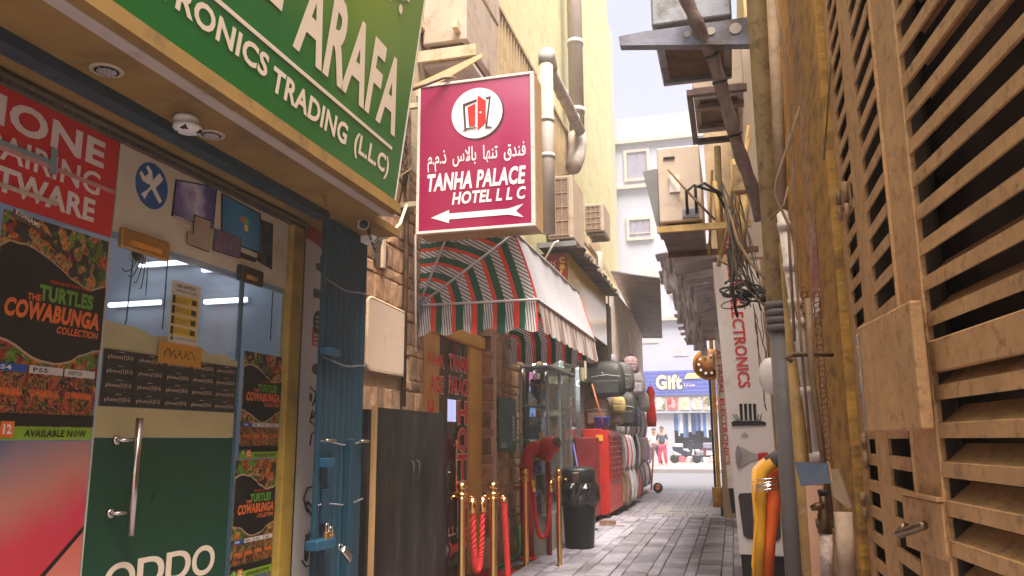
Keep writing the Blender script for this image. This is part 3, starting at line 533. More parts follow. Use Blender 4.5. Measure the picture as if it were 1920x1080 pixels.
_L.new(_sc.outputs[0], _d.inputs[0]); _d.inputs[1].default_value = (0, 3.45*.62, 3.95*.75); _r = _n.new('ShaderNodeMapRange'); _r.inputs[1].default_value = .0; _r.inputs[2].default_value = .78; _nz = _n.new('ShaderNodeTexNoise'); _nz.inputs['Scale'].default_value = 2.; _L.new(_g.outputs['Position'], _nz.inputs['Vector'])
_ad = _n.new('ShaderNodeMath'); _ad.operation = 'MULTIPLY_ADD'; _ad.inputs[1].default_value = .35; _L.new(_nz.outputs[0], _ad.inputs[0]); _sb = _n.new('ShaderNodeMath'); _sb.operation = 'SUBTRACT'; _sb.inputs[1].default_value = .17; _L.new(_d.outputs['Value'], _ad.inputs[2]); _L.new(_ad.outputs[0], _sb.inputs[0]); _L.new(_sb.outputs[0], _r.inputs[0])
_m = _n.new('ShaderNodeMix'); _m.data_type = 'RGBA'; _m.inputs[6].default_value = (.22, .33, .03, 1); _m.inputs[7].default_value = (.008, .135, .022, 1); _L.new(_r.outputs[0], _m.inputs[0]); _L.new(_m.outputs[2], _b.inputs['Base Color'])  # yellow-green glow round one spot is painted into the sign colour
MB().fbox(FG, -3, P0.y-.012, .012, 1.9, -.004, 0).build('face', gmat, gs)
b = MB(); b.fbox(FG, -3, P0.y, -.008, .02, -.10, .006).fbox(FG, P0.y-.012, P0.y, .02, 1.9, -.10, .006).fbox(FG, -3, P0.y, 1.9, 1.92, -.10, .006); b.build('frame', M('frame_cream', (.52, .44, .38), .5, var=.1, dirt=(.3, .22, .16), dscale=8, damt=.2), gs, bevel=.003)
MB().fbox(FG, -3, P0.y-.002, 0, 1.9, -.35, -.101).build('box', ochre2, gs)
b = MB()
b.text(FG, 'ELECTRONICS', 1.73, 2.775, .215, .315, .004, .03).text(FG, 'TRADING', 2.815, 3.515, .185, .295, .004, .03).text(FG, '(L.L.C)', 3.60, 4.035, .165, .30, .004, .03)
b.fbox(FG, .5, 4.04, .352, .37, .001, .004)
b.text(FG, 'ARAFA', 2.92, 4.05, .435, .86, .004, .03).text(FG, 'JABLE', 1.6, 2.80, .435, .86, .004, .03)
b.text(FG, '\uFEDE\uFE92\uFE9F', 3.45, 3.98, 1.10, 1.45, .004, .03)
b.build('lettering', letter_cream, gs)
# ================================================================ LEFT: hotel front
stone = M('rough_stone_tile', (.38, .225, .13), .85, var=.5, scale=12, bump=.5, dirt=(.40, .25, .13), dscale=7, damt=.35, rnd=.35, bscale=45)
mortar = M('pale_mortar', (.60, .44, .30), .9, var=.25, scale=9, bump=.4)
ht = thing('hotel_building', 'yellow plastered hotel building with rough brown stone tiles around its entrance', 'building', (-4, 8, 0))
XR = -2.6
b = MB(); b.box(-9, XW-.012, 4.64, 6.2, 0, 4.9).box(-9, XR-.012, 6.2, 8.28, 2.45, 4.9).box(-9, XW-.012, 8.28, 9.55, 0, 4.9).box(-3.2, XR-.012, 7.86, 8.28, 0, 2.45).box(XR-.012, XW-.012, 6.2, 8.28, 2.55, 4.9)
b.build('mortar_wall', mortar, ht)
b = MB(); b.box(-9, XW-.02, 4.64, 13.9, 4.905, 14).box(-9, XW-.02, 9.57, 13.9, 2.6, 4.90).box(-9, -2.7, 13.9, 20, 0, 14); b.build('upper_wall', yellowwall, ht)
tiles = []
def course(F, u0, u1, z0, z1, skip=()):
    z = z0; k = 0
    while z < z1:
        h = (.19, .085)[k % 2]*random.uniform(.95, 1.05); u = u0
        while u < u1-.01:
            w = (random.choice((.11, .14, .17)) if k % 2 == 0 else random.choice((.22, .3))); w = min(w, u1-u); hh = min(h, z1-z)
            if w > .03 and hh > .03 and not any(a < u+w/2 < b and c < z+hh/2 < d for a, b, c, d in skip): tiles.append((F, u, u+w, z, z+hh))
            u += w
        z += h; k += 1
course(FL(XW), 4.9, 6.2, 1.5, 3.45, [(5.05, 5.83, 1.72, 2.3)])
course(FL(XW), 8.285, 9.55, .0, 2.5)
course(FL(XR), 7.87, 8.28, .9, 2.45)
FRt = (Vector((0, 8.278, 0)), VX, VZ, -VY)
course(FRt, XR+.01, XW-.003, .3, 2.45)
FD = (Vector((XR, 0, 0)), VY, VZ, VX)
course(FD, 6.3, 7.86, 2.30, 2.47)
for i, (Ft, u0, u1, z0, z1) in enumerate(tiles[:300]):
    g = .006; d = random.uniform(.003, .008); b = MB()
    o_, u_, v_, n_ = Ft; j = lambda: random.uniform(-.003, .003)
    A = [(u0+g+j(), z0+g+j()), (u1-g+j(), z0+g+j()), (u1-g+j(), z1-g+j()), (u0+g+j(), z1-g+j())]; cx_ = (u0+u1)/2; cz_ = (z0+z1)/2
    In = [(cx_+(p-cx_)*.86, cz_+(q-cz_)*.86) for p, q in A]
    b.add([o_+u_*p+v_*q-n_*.012 for p, q in A]+[o_+u_*p+v_*q+n_*(d*.4) for p, q in A]+[o_+u_*p+v_*q+n_*(d+j()) for p, q in In]+[o_+u_*(cx_+j()*5)+v_*(cz_+j()*5)+n_*(d+.004)],
          [(0, 1, 5, 4), (1, 2, 6, 5), (2, 3, 7, 6), (3, 0, 4, 7), (4, 5, 9, 8), (5, 6, 10, 9), (6, 7, 11, 10), (7, 4, 8, 11), (8, 9, 12), (9, 10, 12), (10, 11, 12), (11, 8, 12)])
    b.build('stone_tile', stone, ht)
b = MB()
for (Ft, u0, u1, z0, z1) in tiles[300:]: b.fbox(Ft, u0+.006, u1-.006, z0+.006, z1-.006, -.012, .009)
z = 3.5
while z < 4.85:
    u = 4.9
    while u < 6.19: w = min(.32, 6.19-u); b.box(XW-.012, XW+.004, u+.002, u+w-.002, z+.002, z+.2); u += .324
    z += .204
b.build('tile_field', M('glazed_tile', (.46, .38, .27), .5, var=.15, scale=3, bump=.1, dirt=(.26, .18, .1), damt=.3), ht, kind='stuff')
MB().box(XW-.01, XW+.02, 8.275, 8.29, .3, 2.48).build('corner_bead', M('corner_bead', (.55, .45, .35), .5), ht)
# wall ledge / ground floor below cabinet
t = thing('blank_wall_panel', 'cream blanked off panel with rounded corners on the stone tiled wall above the black cabinet', 'panel', (XW, 5.4, 1.7))
r_ = .06; pts = []
for cx_, cz_, a0 in ((5.76-r_, 1.77+r_, -90), (5.76-r_, 2.27-r_*.5, 0), (5.07+r_, 2.29-r_*.5, 90), (5.07+r_, 1.77+r_, 180)):
    pts += [(cx_+r_*math.cos(R_(a0+k*22.5)), cz_+r_*math.sin(R_(a0+k*22.5))*.7) for k in range(5)]
MB().fprism(FL(XW), pts, .002, .035).build('sheet', M('putty_cream', (.60, .46, .36), .6, var=.08, scale=3, bump=.08, dirt=(.4, .27, .17), dscale=4, damt=.2), t, bevel=.012, bseg=2)
b = MB(); b.tube([FL(XW)[0]+VY*u+VZ*v+VX*.025 for u, v in pts+[pts[0]]], .012, 6); b.build('edge_seal', mortar, t)
b = MB()
hp = [(atX(711, 470, XW).y+.13*math.cos(a)*(1+.1*math.sin(3*a)), atX(711, 470, XW).z-.03+.13*math.sin(a)*(1+.12*math.cos(2*a))) for a in [i*.35 for i in range(18)]]
b.fpoly(FL(XW), hp, .017); t = thing('wall_hole', 'dark broken hole in the stone tiling with a pipe stub inside, beside the security camera', 'hole', (XW, hp[0][0], hp[0][1])); b.build('cavity_shade', darkin, t)  # flat dark patch on the tiles; the hole's inner shade is its colour
MB().fbox(FL(XW), hp[0][0]-.14, hp[0][0]-.10, hp[0][1]-.10, hp[0][1]+.12, .018, .04).build('pipe_stub', mortar, t)
# cables and conduits on the wall
def cab(name, label, pts, r, mt, cat='cable', k=6, group=None): return tag(MB().tube(pts, r, k).build(name, mt), label, cat, group)
X1 = XW+.03
cab('wall_conduit', 'rusty upright conduit on the stone wall left of the striped awning', [atX(768, 150, X1), Vector((X1, atX(768, 150, X1).y, 1.56))], .02, rust, 'conduit', 10)
cab('white_pole', 'thin white pole rising along the left edge of the striped awning', [atX(779, 440, X1+.02), Vector((X1+.02, atX(779, 440, X1).y, 2.0))], .009, signwhite, 'pole', 8)
cab('curved_conduit', 'pale flexible conduit curving down to the security camera', [atX(762, 385, X1+.05), atX(750, 420, X1+.1), atX(728, 443, X1+.16), atX(706, 449, X1+.2)], .013, cream, 'conduit', 8)
for i, (pts, r_) in enumerate((([(762, 200), (755, 260), (768, 300), (758, 345)], .016), ([(745, 250), (765, 285), (752, 330), (762, 380)], .008), ([(770, 240), (748, 275), (760, 320), (748, 385)], .007), ([(742, 300), (768, 325)], .005), ([(740, 320), (770, 322)], .005), ([(745, 335), (772, 315)], .004))):
    cab('loose_cable', ['thick black sleeve of cable hanging between the green sign and the hotel sign', 'brown cable winding down between the green sign and the hotel sign', 'thin black cable winding down beside the maroon hotel sign edge', 'short brown cable end sticking out above the hotel sign bracket', 'short level black cable end beside the lower hotel sign bracket', 'short rising brown cable end beside the lower hotel sign bracket'][i], [atX(p[0], p[1], X1+.02*i) for p in pts], r_, [cable, cablebrown][i % 2], 'cable', 6, 'tangled cables beside the hotel sign')
# --- black cabinet
cb = thing('black_cabinet', 'tall black two door wooden cabinet with a raw wood edge against the stone wall', 'cabinet', (-2.3, 5.4, 0))
blk = M('black_veneer', (.016, .014, .014), .4, spec=.12, var=.6, scale=3, bump=.06, dirt=(.05, .04, .036), dscale=5, damt=.5, bscale=30, streak=.25)
MB().box(XW+.03, -2.222, 4.70, 6.05, .04, 1.50).build('carcass', blk, cb)
MB().box(-2.22, -2.20, 4.78, 5.405, .05, 1.515).build('door', blk, cb, bevel=.003); MB().box(-2.22, -2.20, 5.412, 6.05, .05, 1.515).build('door', blk, cb, bevel=.003)
MB().box(-2.225, -2.195, 4.745, 4.778, .03, 1.52).build('wood_edge', wood, cb)
for y in (5.35, 5.46): MB().tube([(-2.2, y, 1.02), (-2.172, y, 1.03), (-2.172, y, 1.15), (-2.2, y, 1.16)], .006).build('handle', black, cb)
# --- hotel door
def du(px, py): p = atX(px, py, XR); return p.y, p.z
d0, d1 = du(797, 700)[0], du(905, 700)[0]; zt = 2.27
hd = thing('hotel_entrance', 'amber framed dark glass hotel entrance with red TANHA PALACE HOTEL lettering', 'door', (XR, (d0+d1)/2, 0))
FH = FL(XR); am = M('amber_frame', (.68, .38, .08), .5, var=.2, scale=2, bump=.06, dirt=(.45, .25, .07), dscale=2, damt=.2)
jr0 = du(878, 700)[0]; ml = du(836, 700)[0]; pa = du(822, 700)[0]
b = MB(); b.box(XR-.04, XR+.05, d0-.06, d1, zt, zt+.13); b.box(XR-.04, XR+.012, jr0+.03, d1-.08, 0, zt-.002); b.box(XR-.03, XR+.012, d1-.078, d1, 0, zt-.002); b.build('frame', am, hd, bevel=.01)
MB().box(XR-.03, XR+.01, d0-.06, pa, 0, zt-.003).build('amber_panel', am, hd)
MB().box(XR-.03, XR+.004, pa+.002, ml-.02, 0, zt-.003).build('dark_stile', M('bronze_dark', (.06, .035, .02), .35), hd, bevel=.006)
MB().box(XR-.03, XR+.004, ml-.018, ml+.05, .0, zt-.003).build('dark_stile', MATS['bronze_dark'], hd, bevel=.006)
MB().box(XR-.02, XR-.012, ml+.052, jr0-.002, 0, zt-.003).build('glass', M('brown_glass', (.05, .028, .016), .06, var=.3, scale=3, bump=0, spec=.7), hd)
MB().box(XR-.06, XR-.035, d0-.1, d1+.1, 0, 2.5).build('backing', darkin, hd)
hl = M('hotel_red', (.75, .02, .015), .4, bump=0); ho = M('hotel_outline', (.80, .66, .55), .5, bump=0)
def ltr(s, pxa, pya, pxb, pyb, n=.0, bold=.03):
    u0, v1 = du(pxa, pya); u1, v0 = du(pxb, pyb); u1 = du(pxb, pya)[0]
    for nm, mt, nn, bo, e in (('letter_outline', ho, n+.002, bold+.03, .012), ('lettering', hl, n+.005, bold, 0)):
        b = MB(); b.text(FH, s, u0-e, u1+e, v0-e, v1+e, nn, bo); b.build(nm, mt, hd)
ltr('TANHA', 841, 664, 877, 700, .006); ltr('PALACE', 841, 706, 877, 742, .006)
for s, a, b_ in (('H', 752, 795), ('O', 803, 846), ('T', 852, 898), ('E', 905, 950), ('L', 957, 1000)): ltr(s, 857, a, 874, b_, .006)
ltr('NHA', 801, 660, 832, 690, .006); ltr('ACE', 804, 702, 830, 738, .006); ltr('H', 800, 748, 812, 790, .006)
b = MB(); a_ = du(842, 1020); b.text(FH, 'L.L.C', a_[0], a_[0]+.33, .42, .50, -.008, .03); b.build('lettering', ho, hd)
_a=1
def arrow(F, u0, u1, v, h, n, left=True):
    b = MB(); L_ = u1-u0; p = [(0, 0), (.22, .5), (.22, .2), (.86, .2), (1, .5), (1, -.5), (.86, -.2), (.22, -.2), (.22, -.5)]
    p = [(0, 0), (.2, .5), (.2, .22), (.84, .22), (1, .5), (.92, 0), (1, -.5), (.84, -.22), (.2, -.22), (.2, -.5)]
    P = [(u0+L_*(x if left else 1-x), v+h*y) for x, y in p]
    for fc in ((0, 1, 9), (2, 3, 7, 8), (3, 4, 5), (3, 5, 7), (5, 6, 7)): b.add([F[0]+F[1]*P[q][0]+F[2]*P[q][1]+F[3]*n for q in fc], [tuple(range(len(fc)))])
    return b
arrow(FH, a_[0], a_[0]+.75, .30, .16, -.004, False).build('arrow', hl, hd)
ry = du(852, 800)[0]
MB().box(XR-.011, XR-.006, ml+.06, du(856, 800)[0], du(840, 790)[1], du(840, 748)[1]).build('bright_reflection_panel', M('reflection_glow', (.5, .5, .7), .4, emit=(.45, .5, .85), estr=.25), hd)  # glowing panel imitates a bright reflection in the door glass; no lamp
for py0, py1 in ((840, 1000),):
    y = du(842, 900)[0]; z1 = du(842, 835)[1]; z0 = du(842, 880)[1]-.02
    b = MB(); b.tube([(XR+.07, y, z0-.25), (XR+.07, y, z1+.05)], .013, 12); h = b.build('handle', brass, hd)
    for z in (z1, z0-.2): MB().tube([(XR, y, z), (XR+.07, y, z)], .01, 8).lathe([(.018, -.02), (.018, .02)], (XR+.07, y, z), VZ, 12).build('handle_mount', brass, hd, parent=h)
MB().box(XR+.03, -1.35, 5.9, 8.15, 0, .012).build('x', M('red_carpet', (.35, .012, .02), .95, var=.2, scale=30, bump=.4)); o = bpy.data.objects['x']; o.name = 'carpet'; tag(o, 'red carpet laid in front of the hotel entrance', 'carpet')
# --- poster and green hose
t = thing('green_poster', 'small dark green upright poster on the stone pier right of the hotel door', 'poster', (XW, 8.7, 1.2)); a_ = atX(931, 744, XW); c_ = atX(965, 846, XW)
MB().fbox(FL(XW), a_.y, c_.y, c_.z, a_.z, .018, .026).build('sheet', grad_mat('teal_gradient', (0, .3, 1), 3.6, 4.5, [(.01, .02, .025), (.02, .12, .09), (.01, .04, .05), (.02, .09, .10)], .3, .2, 3), t)
b = MB(); Fv = (Vector((XW, 0, 0)), -VZ, VY, VX); 
for k in range(7): b.fbox(FL(XW), c_.y-.19, c_.y-.10, 1.30+k*.04, 1.328+k*.04, .027, .029)
for k in range(5): b.fbox(FL(XW), a_.y+.08+k*.05, a_.y+.105+k*.05, 1.22, 1.26+.03*(k%2), .027, .029)
b.build('lettering', M('soft_white', (.45, .5, .5), .5), t)
cab('green_hose', 'green hose running along the foot of the stone pier and up beside the red pipe', [(XW+.06, 8.0, .03), (XW+.05, 8.6, .03), (XW+.04, 9.1, .04), (XW+.03, 9.2, .1), (XW+.03, 9.2, .32), (XW+.02, 9.35, .34)], .018, M('green_rubber', (.05, .28, .06), .5), 'hose', 8)
# --- purple hotel sign
YP = 5.6; a_ = atY(785, 300, YP); pl0, pl1 = -2.29, -1.335; pz0, pz1 = 2.87, 4.105
ps = thing('hotel_sign', 'maroon TANHA PALACE HOTEL light box sign with a door emblem and arrow', 'sign', (-1.8, YP, pz0))
FS = FC(YP)
MB().fbox(FS, pl0+.02, pl1-.02, pz0+.02, pz1-.02, -.02, 0).build('face', grad_mat('sign_maroon', (.6, 0, .5), .2, 1.2, [(.24, .010, .055), (.24, .011, .06), (.29, .03, .095), (.36, .09, .16)], .12, .3, 1.5), ps)
b = MB()
for a in ((pl0, pl1, pz0, pz0+.022), (pl0, pl1, pz1-.022, pz1), (pl0, pl0+.022, pz0+.022, pz1-.022), (pl1-.03, pl1, pz0+.022, pz1-.022)): b.fbox(FS, *a, -.03, .008)
b.build('frame', M('sign_frame', (.62, .52, .48), .4, var=.1, dirt=(.4, .3, .24), damt=.2), ps, bevel=.003)
MB().fbox(FS, pl0+.002, pl1-.002, pz0+.002, pz1-.002, -.26, -.031).build('casing', M('casing_warm', (.42, .27, .14), .55, var=.2), ps)
cu, cv = -1.795, 3.815; b = MB(); b.fpoly(FS, disc(cu+.012, cv-.014, .212, 40), .001); b.build('emblem_shadow', M('emblem_shade', (.05, .01, .02), .5, bump=0), ps)
b = MB(); b.fpoly(FS, disc(cu, cv, .208, 48), .003); em = b.build('emblem', M('emblem_white', (.72, .66, .70), .4, bump=0), ps)
def E_(pts, n): return MB().fprism(FS, [(cu+x, cv+y) for x, y in pts], n, n+.002)
dk = M('emblem_dark', (.05, .03, .04), .4, bump=0); rd2 = M('emblem_red', (.75, .02, .02), .4, bump=0)
b = E_([(-.115, .085), (.0, .115), (.0, .098), (-.098, .070), (-.085, -.125), (-.10, -.125)], .005); b.fprism(FS, [(cu+x, cv+y) for x, y in [(.075, .12), (.115, .125), (.085, -.125), (.07, -.125), (.10, .11), (.075, .105)]], .005, .007)
b.fprism(FS, [(cu+x, cv+y) for x, y in [(-.13, -.145), (-.08, -.118), (.0, -.118), (.0, -.127), (-.07, -.130)]], .0075, .009).fprism(FS, [(cu+x, cv+y) for x, y in [(.07, -.118), (.11, -.125), (.135, -.143), (.07, -.130)]], .0075, .009); b.build('door_outline', dk, ps, parent=em)
b = E_([(-.075, .055), (-.012, .078), (-.012, -.105), (-.062, -.105)], .005); b.fprism(FS, [(cu+x, cv+y) for x, y in [(.008, .145), (.075, .09), (.075, -.085), (.008, -.14)]], .0075, .0095); b.build('door_leaf', rd2, ps, parent=em)
b = MB(); b.ball(FS[0]+VX*(cu+.032)+VZ*(cv-.005)-VY*.012, .009, .003, .009, 10, 6); b.build('door_knob', signwhite, ps, parent=em)
b = MB(); pw = M('sign_print_white', (.74, .66, .68), .4, bump=0)
b.text(FS, '\uFEE1.\uFEE1.\uFEAB  \uFEB1\uFEFB\uFE8E\uFE91  \uFE8E\uFEEC\uFEE8\uFE97  \uFED5\uFEAA\uFEE8\uFED3', -2.20, -1.405, 3.365, 3.545, .003, .012)
b.text(FS, 'TANHA PALACE', -2.20, -1.405, 3.205, 3.35, .003, .035, .18).text(FS, 'HOTEL L L C', -1.995, -1.405, 3.085, 3.185, .003, .03, .18)
b.build('lettering', pw, ps); arrow(FS, -2.165, -1.425, 2.995, .105, .003).build('arrow', pw, ps)
b = MB()
for i in range(9):
    for x in (pl0+.011, pl1-.015): b.ball((x, YP-.009, pz0+.05+i*.142), .004, .003, .004, 6, 4)
b.build('screw', steel, ps)
MB().box(XW, pl0-.002, YP+.05, YP+.09, 3.12, 3.16).build('bracket_arm', cream, ps); MB().box(XW, pl0-.002, YP+.05, YP+.09, 3.95, 3.99).build('bracket_arm', cream, ps)
cab('sign_cable_sleeve', 'dark flexible sleeve arching onto the top edge of the maroon hotel sign', [atY(772, 168, YP-.15), atY(800, 158, YP-.1), atY(830, 146, YP-.05), atY(848, 145, YP), atY(855, 150, YP+.05)], .014, M('sleeve_brown', (.16, .11, .07), .6), 'conduit', 8)
# --- striped awning
aw = thing('striped_awning', 'green red and grey striped hood awning with a scalloped valance over the hotel entrance', 'awning', (-2.2, 7.4, 2.4))
PV = Vector((XW+.02, 0, 2.39)); YA, YB = 6.05, 8.8; RA = 1.0
grn = M('awning_green', (.012, .085, .05), .8, var=.15, bump=.1); ared = M('awning_red', (.68, .055, .03), .8, var=.1, bump=.1)
gst = stripe_mat("awning_pinstripe", (.6, 0, 1.0), .030, (.62, .58, .58), (.12, .12, .13), .55); gsv = stripe_mat("awning_pinstripe_upright", (1, 0, .10), .020, (.6, .56, .56), (.12, .12, .13), .55)
gtop = stripe_mat('awning_top', (0, 1, 0), .05, (.56, .55, .60), (.33, .32, .37), .55, trans=.25); gfr = stripe_mat('awning_front', (0, 1, 0), .17, (.62, .56, .54), (.36, .25, .22), .6, trans=.4)
seq = []; r = .03
while r < RA:
    for w, mi in ((.078, 2), (.035, 0), (.062, 1)):
        seq.append((r, min(r+w, RA), mi)); r += w
        if r >= RA: break
angs = [0, 11, 22, 34, 45, 56, 67, 79, 90]
def rib(a): return Vector((math.cos(R_(a)), 0, math.sin(R_(a))))
RR = {0: 1.0, 34: .99, 67: .80, 90: .72}
def Rd(a): k = sorted(RR); lo = max(x for x in k if x <= a); hi = min(x for x in k if x >= a); return RR[lo] if lo == hi else RR[lo]+(RR[hi]-RR[lo])*(a-lo)/(hi-lo)
def side(Y, nm, under=False):
    b = MB()
    for r0, r1, mi in seq:
        b.m = mi
        for a0, a1 in zip(angs, angs[1:]):
            bow = lambda r, a: 1-.035*math.sin(math.pi*((a % 34)/34 if a < 67 else (a-67)/23))
            pt = lambda r, a: Vector((0, Y, 0))+PV+rib(a)*(r*Rd(a)*bow(r, a))
            b.add([pt(r0, a0), pt(r1, a0), pt(r1, a1), pt(r0, a1)], [(0, 1, 2, 3)])
    b.m = 3 if 0 else 2
    return b.build(nm, [ared, grn, gst], aw)
side(YA, 'side_panel'); side(YB, 'side_panel')
def valance_side(Y):
    b = MB(); n = 60
    for i in range(n):
        x0 = RA*i/n; x1 = RA*(i+1)/n; xm = (x0+x1)/2; mi = 2
        for r0, r1, m_ in seq:
            if r0 <= xm < r1: mi = m_
        b.m = mi; dz = lambda x: .235+.022*math.cos(2*math.pi*x/.24)
        yo = lambda x: .012*math.sin(2*math.pi*x/.24)
        P = PV+Vector((0, Y, 0)); b.add([P+Vector((x0, -.004, 0)), P+Vector((x1, -.004, 0)), P+Vector((x1, -.012+yo(x1), -dz(x1))), P+Vector((x0, -.012+yo(x0), -dz(x0)))], [(0, 3, 2, 1)])
    return b.build('valance', [ared, grn, gsv], aw)
valance_side(YA); valance_side(YB)
b = MB(); n = 90
for i in range(n):
    y0 = YA+(YB-YA)*i/n; y1 = YA+(YB-YA)*(i+1)/n; dz = lambda y: .235+.022*math.cos(2*math.pi*y/.24); xo = lambda y: .03+.014*math.sin(2*math.pi*y/.24)
    b.quad((PV.x+RA, y0, PV.z), (PV.x+RA, y1, PV.z), (PV.x+RA+xo(y1), y1, PV.z-dz(y1)), (PV.x+RA+xo(y0), y0, PV.z-dz(y0)))
b.build('front_valance', gfr, aw)
for a0, a1 in ((0, 34), (34, 67), (67, 90)):
    b = MB(); p0 = PV+rib(a0)*Rd(a0); p1 = PV+rib(a1)*Rd(a1); n = 18; b.sm = True
    V = []; 
    for i in range(n+1):
        y = YA+(YB-YA)*i/n
        for j in range(5):
            t = j/4; p = p0.lerp(p1, t); sg_ = .03*math.sin(math.pi*t)*math.sin(math.pi*i/n)+.006*math.sin(i*2.1); V.append(p+Vector((-sg_, y, -sg_*.5)))
    b.add(V, [(i*5+j, (i+1)*5+j, (i+1)*5+j+1, i*5+j+1) for i in range(n) for j in range(4)]); b.build('canopy_cloth', gtop, aw)
tubew = M('awning_tube', (.58, .54, .56), .4, .2, var=.1)
for a in (0, 34, 67):
    e = PV+rib(a)*(Rd(a)+.004); MB().tube([PV+Vector((0, YA-.02, 0)), e+Vector((0, YA-.02, 0)), e+Vector((.005, (YA+YB)/2, 0)), e+Vector((0, YB+.01, 0)), PV+Vector((0, YB+.01, 0))], .011, 8).build('rib_tube', tubew, aw)
for Y in (YA-.02, YB+.01): MB().box(XW-.0, XW+.05, Y-.03, Y+.03, 2.33, 2.44).build('hinge_plate', steel, aw)
b = MB(); b.box(XW+.001, XW+.012, YA, YB, 3.10, 3.15).build('wall_rail', tubew, aw)
# --- stanchions
def stanch(x, y, label, first=None):
    if first: return copy_tree(first, (x, y, 0), label)
    t = thing('stanchion', label, 'stanchion', (x, y, 0), 'brass rope stanchions at the hotel door')
    MB().lathe([(.16, 0), (.16, .012), (.15, .022), (.06, .03), (.045, .045), (.03, .05)], (x, y, 0), k=40).build('base', brass, t)
    MB().lathe([(.027, .05), (.026, .06), (.026, .88), (.027, .882)], (x, y, 0), k=20).build('post', brass, t)
    MB().lathe([(.04, .883), (.042, .89), (.03, .896), (.03, .915), (.046, .918), (.046, .926), (.02, .93), (.016, .94), (.022, .945), (.034, .958), (.038, .972), (.034, .988), (.02, 1.002), (.004, 1.006)], (x, y, 0), k=20).build('ball_top', brass, t)
    b = MB(); b.tube([(x-.05, y, .905), (x-.085, y, .9), (x-.08, y, .88)], .006).tube([(x+.05, y, .905), (x+.085, y, .9), (x+.08, y, .88)], .006); b.build('hook', brass, t); return t
q = {}; P_ = []
s1 = None
for k, (px, py, Y, lab) in enumerate(((866, 912, 5.65, 'brass stanchion by the black cabinet, its base below the picture edge'), (925, 915, 5.75, 'brass stanchion before the stone pier with a red rope hanging at its right'), (985, 885, 8.32, 'brass stanchion directly in front of the red fire pipe'), (1047, 885, 8.35, 'brass stanchion next to the black litter bin'))):
    p = atY(px, py, Y); st = stanch(p.x, Y, lab, s1); s1 = s1 or st; P_.append(Vector((p.x, Y, .89)))
def rope(a, b_, sag, label):
    t = thing('barrier_rope', label, 'rope', a); pts = [Vector(a).lerp(Vector(b_), i/22)-VZ*sag*(1-abs(2*i/22-1)**3.2) for i in range(23)]; mb = MB(); mb.tube(pts, .017, 10)
    for s in (0, 2.09, 4.19):
        hp_ = []
        for i in range(len(pts)*6-5):
            f = i/6; j = min(int(f), len(pts)-2); p = pts[j].lerp(pts[j+1], f-j); tt = (pts[j+1]-pts[j]).normalized(); u = tt.cross(VY+VX*.3).normalized(); w = tt.cross(u); hp_.append(p+(u*math.cos(i*.8+s)+w*math.sin(i*.8+s))*.013)
        mb.tube(hp_, .0105, 5)
    mb.build('braid', redrope, t)
    for e, f in ((pts[0], pts[1]), (pts[-1], pts[-2])): MB().tube([e, e.lerp(f, .8)], .024, 10).build('end_cap', brass, t)
rope(P_[0]+Vector((.08, 0, 0)), P_[1]+Vector((-.08, 0, 0)), .50, 'twisted red rope sagging between the two nearer brass stanchions')
rope(P_[1]+Vector((.08, 0, 0)), P_[1]+Vector((.105, .03, -.60)), .02, 'twisted red rope hanging loose from the second stanchion')
rope(P_[2]+Vector((.08, 0, 0)), P_[3]+Vector((-.08, 0, 0)), .57, 'twisted red rope sagging between the two farther brass stanchions')
# ================================================================ LEFT, beyond the pier: glass fronted cafeteria
gsf = thing('glass_cafeteria', 'glass fronted cafeteria corner with brown posts, shelves and a red counter behind the red pipe', 'shop', (XW, 11, 0))
MB().box(-5, -4.95, 9.57, 13.9, 0, 2.9).build('back_wall', M('cafe_back', (.30, .27, .27), .7, var=.2), gsf)
MB().box(-5, XW-.02, 9.57, 13.9, 2.55, 2.60).build('ceiling', M('cafe_ceiling', (.35, .33, .33), .7), gsf)
MB().box(XW-.04, XW+.02, 9.56, 13.3, 0, .40).build('plinth', M('plinth_tile', (.30, .22, .17), .7, var=.3, scale=5), gsf)
for y_ in (10.2, 11.4, 12.6):
    t = thing('cafe_tube_light', 'glowing tube light on the cafeteria ceiling, %s from the stone pier' % {10.2: 'nearest', 11.4: 'second', 12.6: 'farthest'}[y_], 'tube light', (-3, y_, 2.5)); MB().box(-4.4, -2.8, y_-.03, y_+.03, 2.51, 2.548).build('batten', white, t); MB().tube([(-4.4, y_, 2.49), (-2.8, y_, 2.49)], .018).build('tube', M('lit_cafe_tube', (.9, .9, .9), .5, bump=0, emit=(1, .93, .85), estr=30), t)
post = M('brown_post', (.26, .18, .12), .5, var=.2)
for y, w_ in ((9.57, .16), (10.35, .12), (10.50, .05), (11.9, .06), (13.2, .07)): MB().box(XW-.05, XW+.03, y, y+w_, .401, 2.5).build('frame_post', post if w_ > .1 else M('alu_post', (.30, .33, .35), .3, .8), gsf, bevel=.004)
for y0, y1 in ((9.735, 10.345), (10.555, 11.895), (11.965, 13.195)): MB().box(XW-.01, XW-.003, y0, y1, .41, 2.45).build('glass', GLASS, gsf)
prods = [patch_mat('goods_a', [(.5, .42, .1), (.1, .2, .35), (.5, .1, .05), (.45, .4, .36), (.1, .25, .1), (.03, .03, .04)], 9, .4), patch_mat('goods_b', [(.35, .38, .42), (.12, .16, .22), (.4, .35, .3), (.5, .3, .1), (.04, .05, .06)], 7, .4)]
